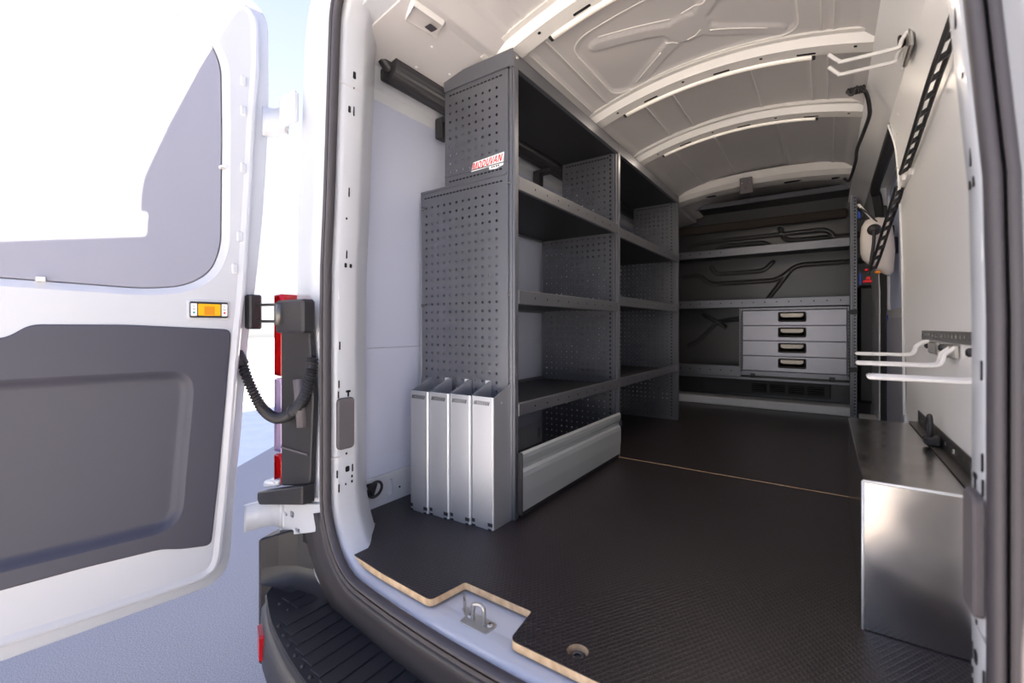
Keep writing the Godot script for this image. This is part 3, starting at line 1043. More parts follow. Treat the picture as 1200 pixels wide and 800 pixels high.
func doors() -> void:
	var a := deg_to_rad(6.6)
	var d := thing("door_1", "open left rear door, its inner side white with grey and black panels", "door", V(-1.77, -0.2, 0.80), "", "structure")
	var u := V(-sin(a), 0, -cos(a))
	var n := V(cos(a), 0, -sin(a))
	rear_door(d, V(-1.77, 0, 0.80), u, n, true)
	# hinges: a bent door leaf, a knuckle and the body leaf
	for h in [[1.53, 0.055, true], [0.02, 0.05, false]]:
		var y: float = h[0]
		var st := mb(true)
		var path := curve([V(-1.765, y, 0.85), V(-1.745, y, 0.888), V(-1.70, y, 0.898), V(-1.655, y - 0.01, 0.885)] if h[2] else [V(-1.80, y, 0.80), V(-1.765, y + 0.01, 0.84), V(-1.70, y + 0.03, 0.858), V(-1.63, y + 0.04, 0.855)], 0.015)
		sweep(st, path, [Vector2(-0.006, -h[1]), Vector2(0.006, -h[1]), Vector2(0.006, h[1]), Vector2(-0.006, h[1])], Vector3.UP, false, true)
		var hg := part("hinge_leaf", st, "white_paint", d)
		st = mb(true)
		var px := -1.64
		tube(st, [V(px, y - 0.055, 0.868), V(px, y + 0.055, 0.868)], 0.016, 12)
		part("hinge_knuckle", st, "white_paint", hg)
		if h[2]:
			part("hinge_body_leaf", bx(mb(), -1.625, -1.545, y - 0.055, y + 0.055, 0.850, 0.872, 0.006), "white_paint", d)
	# check strap: two thin bars between a bracket on the door and a housing on the pillar
	part("check_bracket", bx(mb(), -1.80, -1.755, 0.735, 0.865, 0.80, 0.845, 0.006), "black_plastic", d)
	for y in [0.765, 0.826]:
		part("check_bar", tube(mb(true), [V(-1.76, y, 0.825), V(-1.46, y - 0.005, 0.838)], 0.0055, 8), "zinc_dark", d)
	part("check_housing", bx(mb(), -1.575, -1.40, 0.722, 0.835, 0.80, 0.848, 0.008), "black_plastic", d)
	part("check_roller", tube(mb(true), [V(-1.545, 0.75, 0.80), V(-1.545, 0.82, 0.80)], 0.016, 12), "zinc_dark", d)

	d = thing("door_2", "open right rear door, outside the frame to the right", "door", V(0.56, -0.2, 0.90), "", "structure")
	a = deg_to_rad(20)
	rear_door(d, V(0.56, 0, 0.90), V(sin(a), 0, -cos(a)), V(-cos(a), 0, -sin(a)), false, 2.085)


# ---------------------------------------------------------------- body parts at the left rear corner
func corner() -> void:
	var st: SurfaceTool
	var t := thing("tail_light", "tall slim red and clear tail light on the left rear corner", "tail light", V(-1.6, 0.15, 0.86))
	st = mb()
	slab(st, rounded(pv([-1.625, 0.165, -1.44, 0.205, -1.42, 0.5, -1.45, 0.80, -1.625, 0.82]), 0.012), V(0, 0, 0.868), Vector3.RIGHT, Vector3.UP, V(0, 0, -1), [Vector2(0, 0), Vector2(0, 0.016), Vector2(0.004, 0.02)])
	var hs := part("housing", st, "black_plastic", t)
	st = mb(true)
	tube(st, [V(-1.50, 0.56, 0.845), V(-1.485, 0.50, 0.842), V(-1.475, 0.40, 0.845)], 0.02, 10)
	part("cable_boot", st, "pad", hs)
	part("lower_rib", bx(mb(), -1.62, -1.45, 0.305, 0.311, 0.844, 0.85), "pad", hs)
	# lens wraps the outer corner: red above, clear in the middle, red below
	for q in [[0.56, 0.865, 0.014, "lens_red", "red lens"], [0.28, 0.555, 0.010, "lens_clear", "clear lens"], [0.165, 0.275, 0.014, "lens_red", "red lens"]]:
		st = mb()
		slab(st, rounded(pv([-1.68, q[0], -1.622, q[0], -1.622, q[1] - 0.02, -1.64, q[1], -1.68, q[1]]), 0.006), V(0, 0, 0.96), Vector3.RIGHT, Vector3.UP, V(0, 0, -1), [Vector2(0, 0), Vector2(0, 0.10), Vector2(0.006, 0.112)])
		part("lens", st, q[3], t, q[4])
	for q in [[0.225, 0.30, "lens_clear"], [0.165, 0.225, "lens_red"], [0.60, 0.66, "lens_red"]]:
		st = mb(true)
		var big: bool = q[1] < 0.4
		slab(st, rounded(pv([-1.715 if big else -1.69, q[0], -1.67, q[0], -1.67, q[1], -1.70 if big else -1.685, q[1]]), 0.015), V(0, 0, 0.99), Vector3.RIGHT, Vector3.UP, V(0, 0, -1), [Vector2(0, 0), Vector2(0, 0.07), Vector2(0.01, 0.09)])
		part("side_bulge", st, q[2], t)
	# black bar under the light and the white sheet metal below
	t = thing("corner_bracket", "black plastic bar under the tail light", "bracket", V(-1.6, 0.1, 0.86))
	st = mb()
	slab(st, pv([-1.735, 0.102, -1.72, 0.085, -1.43, 0.150, -1.43, 0.212, -1.60, 0.166, -1.735, 0.128]), V(0, 0, 0.86), Vector3.RIGHT, Vector3.UP, V(0, 0, -1), [Vector2(0, 0), Vector2(0, 0.04), Vector2(0.004, 0.045)])
	part("bar", st, "black_plastic", t)
	st = mb(true)
	slab(st, rounded(pv([-1.75, 0.132, -1.64, 0.160, -1.64, 0.185, -1.70, 0.175, -1.75, 0.160]), 0.01), V(0, 0, 0.90), Vector3.RIGHT, Vector3.UP, V(0, 0, -1), [Vector2(0, 0), Vector2(0, 0.05), Vector2(0.004, 0.056)])
	part("white_end", st, "white_paint", t, "white end cap")
	t = thing("corner_plate", "white sheet metal plate with punched holes above the bumper corner", "plate", V(-1.5, 0, 0.87))
	st = mb()
	plate(st, pv([-1.655, -0.03, -1.38, 0.06, -1.38, 0.15, -1.655, 0.09]), V(0, 0, 0.872), Vector3.RIGHT, Vector3.UP, V(0, 0, -1), 0.012, 0.002, [rounded(rect(-1.635, 0.055, -1.605, 0.068), 0.006, 3), rounded(rect(-1.585, 0.06, -1.56, 0.082), 0.006, 3), rounded(rect(-1.55, 0.015, -1.522, 0.03), 0.006, 3)])
	part("sheet", st, "white_paint", t)
	part("backing", bx(mb(), -1.65, -1.385, -0.02, 0.13, 0.874, 0.878), "void", t)

	# corrugated conduit between body and door
	t = thing("cable_conduit", "black corrugated cable hose drooping between the left door and the body", "hose", V(-1.6, 0.42, 0.84))
	var pts := curve([V(-1.80, 0.62, 0.79), V(-1.78, 0.53, 0.81), V(-1.72, 0.445, 0.825), V(-1.63, 0.415, 0.83), V(-1.53, 0.44, 0.83), V(-1.45, 0.50, 0.832), V(-1.415, 0.58, 0.838), V(-1.41, 0.64, 0.842)], 0.0085)
	var rad := []
	for i in pts.size():
		rad.append(0.0205 if i % 2 else 0.0140)
	part("corrugated_tube", tube(mb(), pts, 0.018, 12, false, rad), "black_plastic", t)
	st = mb(true)
	tube(st, [V(-1.82, 0.645, 0.78), V(-1.80, 0.60, 0.795)], 0.024, 12)
	part("end_boot", st, "black_plastic", t)
	st = mb(true)
	tube(st, [pts[int(pts.size() * 0.62)], pts[int(pts.size() * 0.65)]], 0.023, 12)
	part("clamp_ring", st, "black_plastic", t)

	# rear bumper with its step
	t = thing("rear_bumper", "black ribbed plastic rear bumper step below the load sill", "bumper", V(-0.6, -0.55, 0.7))
	# plan outline of the step, outer edge bowed
	var out := []
	for k in 25:
		var x := lerpf(-1.42, 0.24, k / 24.0)
		out.append(Vector2(x, 0.60 + 0.105 * pow(absf(x - XC) / 0.83, 2.4)))
	var corner_pts := [Vector2(-1.64, 0.93), Vector2(-1.63, 0.83), Vector2(-1.57, 0.765), Vector2(-1.50, 0.735)]
	var plan := PackedVector2Array(corner_pts)
	plan.append_array(PackedVector2Array(out))
	for k in range(3, -1, -1):
		plan.append(Vector2(2 * XC - corner_pts[k].x, corner_pts[k].y))
	part("step_plate", plate(mb(), plan, Vector3(0, -0.20, 0), Vector3.RIGHT, V(0, 0, 1), Vector3.UP, 0.03, 0.004), "bumper", t)
	# raised treads between the grooves
	for k in 34:
		var x := -1.50 + 0.0535 * k
		var f0 := 0.60 + 0.105 * pow(absf(x + 0.024 - XC) / 0.83, 2.4) + 0.03
		if x < -1.42:
			f0 = 0.785
		st = mb()
		bx(st, x, x + 0.048, -0.171, -0.1655, f0, 0.915, 0.002)
		part("tread", st, "bumper", t)
	for k in 9:
		var x := -1.475 + 0.0535 * k
		var f0 := 0.60 + 0.105 * pow(absf(x - XC) / 0.83, 2.4) + 0.018
		if x < -1.42:
			f0 = 0.765
		st = mb(true)
		lathe(st, [Vector2(0.006, 0), Vector2(0.005, 0.004), Vector2(0, 0.006)], V(x, -0.17, f0), Vector3.UP, 10)
		part("stud", st, "bumper", t)
	# skin below the step
	st = mb(true)
	var rows := []
	var n := plan.size()
	for i in n:
		var c := plan[i]
		var dirv := (c - Vector2(XC, 1.6)).normalized()
		rows.append([V(c.x, -0.20, c.y), V(c.x + dirv.x * 0.012, -0.215, c.y + dirv.y * 0.012), V(c.x + dirv.x * 0.02, -0.32, c.y + dirv.y * 0.02), V(c.x - dirv.x * 0.02, -0.42, c.y - dirv.y * 0.02), V(c.x - dirv.x * 0.06, -0.46, c.y - dirv.y * 0.06)])
	for i in n - 1:
		for k in 4:
			quad(st, rows[i][k], rows[i + 1][k], rows[i + 1][k + 1], rows[i][k + 1], (rows[i][k] + rows[i + 1][k]) / 2 - V(XC, 0, 1.6) + (Vector3.UP if k == 0 else Vector3.ZERO))
	part("skin", st, "bumper", t)
	for s in [1.0, -1.0]:
		var mx := func(x: float) -> float: return x if s > 0 else 2 * XC - x
		# corner horn: a block whose top climbs towards the opening, with a fillet to the step
		var hp := pv([-1.662, 0.80, -1.652, 0.783, -1.640, 0.785, -1.605, 0.828, -1.55, 0.868, -1.45, 0.893, -1.37, 0.90, -1.37, 0.97, -1.69, 0.97, -1.685, 0.86])
		var ty := func(x: float) -> float: return lerpf(-0.012, 0.080, clampf((x + 1.655) / 0.275, 0, 1))
		st = mb()
		var hc := V(mx.call(-1.56), 0, 0.93)
		for i in hp.size():
			var p := hp[i]
			var q := hp[(i + 1) % hp.size()]
			quad(st, V(mx.call(p.x), -0.45, p.y), V(mx.call(q.x), -0.45, q.y), V(mx.call(q.x), ty.call(q.x) - 0.006, q.y), V(mx.call(p.x), ty.call(p.x) - 0.006, p.y), V(s * (q.y - p.y), 0, -(q.x - p.x)) * signf(area2(hp)))
		var hi2 := inset(ccw(hp), 0.006)
		var ho := ccw(hp)
		for i in ho.size():
			var j := (i + 1) % ho.size()
			quad(st, V(mx.call(ho[i].x), ty.call(ho[i].x) - 0.006, ho[i].y), V(mx.call(ho[j].x), ty.call(ho[j].x) - 0.006, ho[j].y), V(mx.call(hi2[j].x), ty.call(hi2[j].x), hi2[j].y), V(mx.call(hi2[i].x), ty.call(hi2[i].x), hi2[i].y), Vector3.UP)
		var ix := Geometry2D.triangulate_polygon(hi2)
		for i in range(0, ix.size(), 3):
			var tr := []
			for k in 3:
				var p := hi2[ix[i + k]]
				tr.append(V(mx.call(p.x), ty.call(p.x), p.y))
			tri(st, tr[0], tr[1], tr[2], Vector3.UP)
		part("corner_horn", st, "bumper", t)
		st = mb(true)
		for i in range(2, 6):
			var p := hp[i]
			var q := hp[i + 1]
			var last_p := [V(mx.call(p.x), -0.11, p.y), V(mx.call(q.x), -0.11, q.y)]
			for k in range(1, 6):
				var a := PI / 2 * k / 5
				var offp := Vector2(0.35, -0.94) * 0.06 * (1 - cos(a)) * clampf((p.x + 1.64) / 0.07, 0.08, 1)
				var offq := Vector2(0.35, -0.94) * 0.06 * (1 - cos(a)) * clampf((q.x + 1.64) / 0.07, 0.08, 1)
				var now := [V(mx.call(p.x + offp.x), -0.11 - 0.059 * sin(a), p.y + offp.y), V(mx.call(q.x + offq.x), -0.11 - 0.059 * sin(a), q.y + offq.y)]
				quad(st, last_p[0], last_p[1], now[1], now[0], Vector3(s * 0.3, 1, 1))
				last_p = now
		part("fillet", st, "bumper", t)
		# reflector in the skin
		st = mb()
		slab(st, rounded(rect(-0.04, -0.042, 0.04, 0.042), 0.01), V(mx.call(-1.482), -0.272, 0.735), V(s * 0.93, 0, -0.37), Vector3.UP, V(-s * 0.37, 0, -0.93), [Vector2(0, 0.01), Vector2(0.003, 0.032)])
		part("reflector", st, "lens_red", t, "red reflector")
	# rubber faced cover between the step and the seal
	var lower := []
	for p in opening():
		if p.y < 0.14:
			lower.append(p)
	var cut := 0
	for i in lower.size() - 1:
		if lower[i].distance_to(lower[i + 1]) > 0.3:
			cut = i + 1
	lower = lower.slice(cut) + lower.slice(0, cut)
	st = mb(true)
	sweep(st, lower, [Vector2(0.19, 0.03), Vector2(0.17, 0.0), Vector2(0.10, -0.004), Vector2(0.07, -0.006), Vector2(0.045, -0.012), Vector2(0.034, -0.008), Vector2(0.031, 0.01), Vector2(0.04, 0.03)], V(0, 0, 1), false, true)
	part("sill_cover", st, "sill_rubber", t)

	# striker in the notch of the floor
	t = thing("latch_striker", "steel U bolt door striker on its plate in the floor notch", "striker", V(-0.74, -0.03, 0.91))
	part("base_plate", plate(mb(), rounded(rect(-0.79, 0.878, -0.70, 0.93), 0.012), Vector3(0, -0.0325, 0), Vector3.RIGHT, V(0, 0, 1), Vector3.UP, 0.005, 0.001), "steel", t)
	part("u_bolt", tube(mb(true), curve([V(-0.763, -0.028, 0.905), V(-0.763, 0.006, 0.905), V(-0.755, 0.016, 0.905), V(-0.735, 0.018, 0.905), V(-0.727, 0.008, 0.905), V(-0.727, -0.028, 0.905)], 0.004), 0.0055, 8), "steel", t)
	for x in [-0.778, -0.712]:
		st = mb(true)
		lathe(st, [Vector2(0.009, 0), Vector2(0.008, 0.004), Vector2(0.003, 0.005)], V(x, -0.0275, 0.912), Vector3.UP, 10)
		part("bolt_head", st, "steel", t)
	st = mb()
	plate(st, rounded(rect(-0.015, -0.03, 0.015, 0.014), 0.006), V(-0.812, -0.002, 0.93), Vector3(0.8, 0, 0.6), Vector3.UP, Vector3(-0.6, 0, 0.8), 0.003)
	var tab := part("upright_tab", st, "steel", t)
	part("tab_hole", plate(mb(), disc(Vector2(0, 0), 0.006, 10), V(-0.812, -0.002, 0.93) + Vector3(-0.6, 0, 0.8) * 0.003, Vector3(0.8, 0, 0.6), Vector3.UP, Vector3(-0.6, 0, 0.8), 0.0005), "void", tab)
	part("foot_strap", plate(mb(), pv([-0.82, 0.925, -0.78, 0.90, -0.77, 0.915, -0.81, 0.94]), Vector3(0, -0.0325, 0), Vector3.RIGHT, V(0, 0, 1), Vector3.UP, 0.004), "steel", t)

	t = thing("floor_lashing_eye", "round dark lashing eye sunk in the hole of the load floor", "lashing eye", V(-0.469, -0.022, 0.927))
	st = mb(true)
	lathe(st, [Vector2(0.021, 0), Vector2(0.021, 0.006), Vector2(0.014, 0.010), Vector2(0.013, 0.005), Vector2(0.0, 0.004)], V(-0.469, -0.022, 0.927), Vector3.UP, 20)
	part("cup", st, "black_plastic", t)
	var ringp := []
	for k in 16:
		ringp.append(V(-0.469 + 0.011 * cos(TAU * k / 16), -0.013, 0.927 + 0.011 * sin(TAU * k / 16)))
	part("ring", tube(mb(true), ringp, 0.003, 6, true), "zinc_dark", t)


# ---------------------------------------------------------------- shelving along the left wall
const XF := -0.982
const PANELS := [1.409, 2.452, 3.70]


func shelf_tray(called: String, parent: Node, f0: float, f1: float, y: float, lip: float, xb: float) -> void:
	var st := mb()
	bx(st, xb, XF - 0.004, y - lip + 0.012, y - lip + 0.024, f0, f1)
	var o := part(called, st, "rack_shaded", parent)
	st = mb()
	bx(st, XF - 0.016, XF, y - lip, y, f0, f1, 0.003)
	bx(st, xb, xb + 0.01, y - lip, y - 0.01, f0, f1)
	part("lip", st, "rack", o)
	st = mb()
	for k in 9:
		var f := lerpf(f0 + 0.12, f1 - 0.12, k / 8.0)
		plate(st, disc(Vector2(f, y - lip / 2), 0.0042, 8), V(XF - 0.0004, 0, 0), V(0, 0, 1), Vector3.UP, Vector3.RIGHT, 0.0008)
	part("lip_holes", st, "void", o, "", true)


func shelving() -> void:
	var st: SurfaceTool
	var t := thing("shelving_unit", "tall dark grey perforated steel shelving unit along the left wall", "shelving", V(-1.24, 0, 2.55))
	for k in 3:
		var f: float = PANELS[k]
		var n := V(0, 0, -1)
		# lower sheet, pitch 35.5 mm
		st = mb()
		var p := 0.0355
		perf(st, V(-1.4755, 0.009, f), Vector3.RIGHT, Vector3.UP, n, 0.002, 12, 36, p, 0.0056)
		for q in [[-1.489, -1.4755, 0.0, 1.335], [-1.0495, -1.016, 0.0, 1.335], [-1.4755, -1.0495, 0.0, 0.009], [-1.4755, -1.0495, 1.287, 1.335]]:
			bx(st, q[0], q[1], q[2], q[3], f, f + 0.002)
		var pn := part("side_panel", st, "rack", t)
		# upper sheet, narrower
		st = mb()
		perf(st, V(-1.3335, 1.385, f), Vector3.RIGHT, Vector3.UP, n, 0.002, 8, 9, p, 0.0056)
		for q in [[-1.345, -1.3335, 1.335, 1.75], [-1.0495, -1.016, 1.335, 1.75], [-1.3335, -1.0495, 1.335, 1.385], [-1.3335, -1.0495, 1.7045, 1.75]]:
			bx(st, q[0], q[1], q[2], q[3], f, f + 0.002)
		part("upper_panel", st, "rack", t)
		# rows of slots at the folds
		for q in [[1.314, -1.470], [1.362, -1.32], [1.728, -1.32]]:
			st = mb()
			for i in int((-1.03 - q[1]) / 0.019):
				var x: float = q[1] + i * 0.019
				plate(st, rect(x, q[0] - 0.003, x + 0.013, q[0] + 0.003), V(0, 0, f - 0.0002), Vector3.RIGHT, Vector3.UP, n, 0.0008)
			part("slot_row", st, "void", pn, "", true)
		for q in [[-1.489, -1.016, 1.335, 1.345], [-1.345, -1.016, 1.384, 1.387]]:
			st = mb()
			bx(st, q[0], q[1], q[2], q[3], f - 0.006, f + 0.014, 0.002)
			part("fold", st, "rack", pn)
		# rear edge flange
		bx(st, -1.492, -1.486, 0.0, 1.335, f - 0.004, f + 0.03)
		st = mb()
		bx(st, -1.493, -1.487, 0.0, 1.340, f - 0.003, f + 0.035, 0.002)
		part("rear_flange", st, "rack", pn)
		# front upright: grooved profile with a row of slots on its inner flange
		st = mb()
		bx(st, -1.016, -1.010, 0.0, 1.745, f - 0.003, f + 0.03, 0.0015)
		bx(st, -1.010, -1.003, 0.0, 1.745, f + 0.004, f + 0.03)
		bx(st, -1.003, -0.990, 0.0, 1.745, f - 0.005, f + 0.03, 0.003)
		bx(st, -0.990, XF + 0.002, 0.0, 1.745, f - 0.001, f + 0.026, 0.002)
		var up := part("upright", st, "rack", t)
		if k > 0:
			st = mb()
			for i in 66:
				plate(st, rect(-1.036, 0.03 + i * 0.0262, -1.026, 0.041 + i * 0.0262), V(0, 0, f - 0.0002), Vector3.RIGHT, Vector3.UP, n, 0.0008)
			part("slot_column", st, "void", up, "", true)
		for y in [0.87, 0.43, 1.30]:
			st = mb(true)
			lathe(st, [Vector2(0.007, 0), Vector2(0.006, 0.004), Vector2(0, 0.005)], V(-1.006, y, f - 0.002), n, 10)
			part("bolt", st, "zinc_dark", up)
			st = mb(true)
			lathe(st, [Vector2(0.008, 0), Vector2(0.007, 0.006), Vector2(0, 0.007)], V(-1.48, y - 0.03, f - 0.001), n, 10)
			part("rear_bolt", st, "zinc_dark", pn)
	for k in 2:
		var f0: float = PANELS[k] + 0.031
		var f1: float = PANELS[k + 1] - 0.001
		var d := 0.0 if k == 0 else 0.012
		shelf_tray("shelf", t, f0, f1, 1.335 if k == 0 else 1.322, 0.058, -1.487)
		shelf_tray("shelf", t, f0, f1, 0.888 + d * 3.0, 0.056, -1.487)
		shelf_tray("shelf", t, f0, f1, 0.446, 0.052, -1.487)
	# hood over the top
	st = mb()
	bx(st, -1.345, XF - 0.004, 1.795, 1.803, 1.402, 3.73)
	bx(st, -1.345, XF - 0.02, 1.748, 1.754, 1.412, 3.72)
	var top := part("top_cover", st, "rack_shaded", t)
	st = mb()
	plate(st, pv([XF - 0.018, 1.742, XF + 0.002, 1.742, XF - 0.002, 1.80, XF - 0.018, 1.815]), V(0, 0, 1.402), Vector3.RIGHT, Vector3.UP, V(0, 0, 1), 1.05, 0.0)
	part("fascia", st, "rack", top)
	st = mb()
	plate(st, pv([XF - 0.018, 1.742, XF + 0.002, 1.742, XF - 0.002, 1.80, XF - 0.018, 1.815]), V(0, 0, 2.455), Vector3.RIGHT, Vector3.UP, V(0, 0, 1), 1.275)
	part("fascia", st, "rack", top)
	st = mb()
	bx(st, -1.345, XF - 0.002, 1.748, 1.812, 1.400, 1.408, 0.002)
	part("end_fascia", st, "rack", top)
	st = mb(true)
	lathe(st, [Vector2(0.009, 0), Vector2(0.008, 0.005), Vector2(0, 0.006)], V(XF - 0.002, 1.785, 1.43), Vector3.RIGHT, 10)
	part("bolt", st, "steel", top)
	# aluminium flap closing the space under the first bay
	var prof := pv([-0.975, 0.030, -0.962, 0.030, -0.957, 0.10, -0.956, 0.165, -0.960, 0.182, -0.968, 0.192, -0.969, 0.206, -0.961, 0.216, -0.957, 0.236, -0.958, 0.252, -0.966, 0.260, -0.975, 0.258])
	st = mb()
	plate(st, prof, V(0, 0, 1.432), Vector3.RIGHT, Vector3.UP, V(0, 0, 1), 0.995)
	var fl := part("front_flap", st, "flap_alu", t, "silver grey aluminium flap with a grooved top edge")
	part("end_cap", bx(mb(), -0.977, -0.955, 0.02, 0.26, 1.420, 1.431, 0.003), "black_plastic", fl)
	part("end_cap", bx(mb(), -0.977, -0.957, 0.185, 0.214, 2.428, 2.442, 0.003), "black_plastic", fl)
	part("floor_trim", bx(mb(), -1.0, -0.978, 0.0, 0.03, 1.44, 2.45), "black_plastic", fl)
	# maker's sticker on the end panel
	var o := V(-1.112, 1.402, 1.4085)
	st = mb()
	plate(st, pv([-0.083, -0.022, -0.075, 0.014, 0.080, 0.024, 0.080, -0.026, 0.045, -0.034, 0.012, -0.032, 0.010, -0.020]), o, Vector3.RIGHT, Vector3(0.10, 1, 0).normalized(), V(0, 0, -1), 0.0006)
	var sk := part("sticker", st, "white_print", t, "white sticker with slanted red lettering")
	part("lettering", lettering("MODUVAN", 0.027, 0.0005, o + Vector3(-0.002, 0.001, 0.0007), Vector3(0.997, 0.05, 0).normalized(), Vector3.UP, 0.148, 0.28), "red_print", sk)
	st = mb()
	for x in [0.020, 0.030, 0.042, 0.052]:
		bx(st, o.x + x, o.x + x + 0.006, o.y - 0.027, o.y - 0.021, 1.4072, 1.4079)
	part("small_print", st, "black_print", sk)


func storage_boxes() -> void:
	var names := ["silver aluminium box at the left end of the row, beside the grey wall", "second silver aluminium box from the grey wall", "third silver aluminium box from the grey wall", "silver aluminium box at the right end of the row, against the shelving upright"]
	for k in 4:
		var x0 := -1.396 + k * 0.1005
		var x1 := x0 + 0.0995
		var f0 := 1.258 + k * 0.0105
		var f1 := f0 + 0.128
		var t := thing("aluminium_bin", names[k], "box", V((x0 + x1) / 2, 0, f0 + 0.06), "slim aluminium boxes by the shelving")
		var st := mb(true)
		# front and sides in one bent sheet with rounded corners
		var plan := []
		var r := 0.007
		for i in 5:
			var a := PI / 2 * i / 4
			plan.append(Vector2(x0 + r - r * sin(PI / 2 - a), f0 + r - r * sin(a)))
		for i in 5:
			var a := PI / 2 * i / 4
			plan.append(Vector2(x1 - r + r * sin(a), f0 + r - r * cos(a)))
		st = mb()
		plate(st, rounded(rect(x0 + 0.003, 0.0, x1 - 0.003, 0.486), 0.004), V(0, 0, f0 + 0.003), Vector3.RIGHT, Vector3.UP, V(0, 0, -1), 0.003, 0.001)
		var body := part("front", st, "alu", t)
		for s in 2:
			st = mb(true)
			var cc: Array = [plan.slice(0, 5), plan.slice(5, 10)][s]
			for i in 4:
				quad(st, V(cc[i].x, 0.002, cc[i].y), V(cc[i + 1].x, 0.002, cc[i + 1].y), V(cc[i + 1].x, 0.485, cc[i + 1].y), V(cc[i].x, 0.485, cc[i].y), V((cc[i].x + cc[i + 1].x) / 2 - (x0 + r if s == 0 else x1 - r), 0, (cc[i].y + cc[i + 1].y) / 2 - (f0 + r)))
			part("lit_rounded_edge", st, "alu_edge", t)  # lighter colour than the sheet paints the light caught by the fillet
			var xs := x0 if s == 0 else x1 - 0.002
			st = mb()
			plate(st, pv([f0 + r, 0.0, f1, 0.0, f1, 0.528, f1 - 0.012, 0.528, f0 + 0.02, 0.489, f0 + r, 0.485]), V(xs, 0, 0), V(0, 0, 1), Vector3.UP, Vector3.RIGHT, 0.002)
			var side := part("side", st, "alu", t)
			if s == 0 or k == 3:
				st = mb(true)
				lathe(st, [Vector2(0.004, 0), Vector2(0.003, 0.001), Vector2(0, 0.0012)], V(x1 if s else x0, 0.46, f0 + 0.055), Vector3.RIGHT if s else Vector3.LEFT, 8)
				part("rivet", st, "alu_edge", side)
		st = mb()
		plate(st, rounded(rect(x1 - 0.026, 0.40, x1 - 0.002, 0.530), 0.003), V(0, 0, f1), Vector3.RIGHT, Vector3.UP, V(0, 0, -1), 0.002, 0.0, [disc(Vector2(x1 - 0.012, 0.508), 0.0035, 8)])
		part("tab", st, "alu_edge", t)
		st = mb()
		bx(st, x0 + 0.003, x1 - 0.003, 0.0, 0.44, f1 - 0.002, f1)
		bx(st, x0 + 0.003, x1 - 0.003, 0.004, 0.007, f0 + 0.004, f1 - 0.002)
		part("back_and_base", st, "alu", t)
		part("lettering", lettering("MODUVAN", 0.0155, 0.0004, V((x0 + x1) / 2 - 0.002, 0.462, f0 - 0.0001), Vector3.RIGHT, Vector3.UP, 0.072, 0.35), "black_print", body)
		# black plastic feet in cut-outs at the lower corners
		for x in [x0 + 0.002, x1 - 0.022]:
			st = mb()
			bx(st, x, x + (0.014 if x < x1 - 0.03 else 0.020), 0.014, 0.027, f0 - 0.0008, f0 + 0.002)
			bx(st, x + 0.001, x + 0.017, 0.0, 0.006, f0 - 0.001, f0 + 0.004)
			part("foot_clip", st, "black_plastic", t)


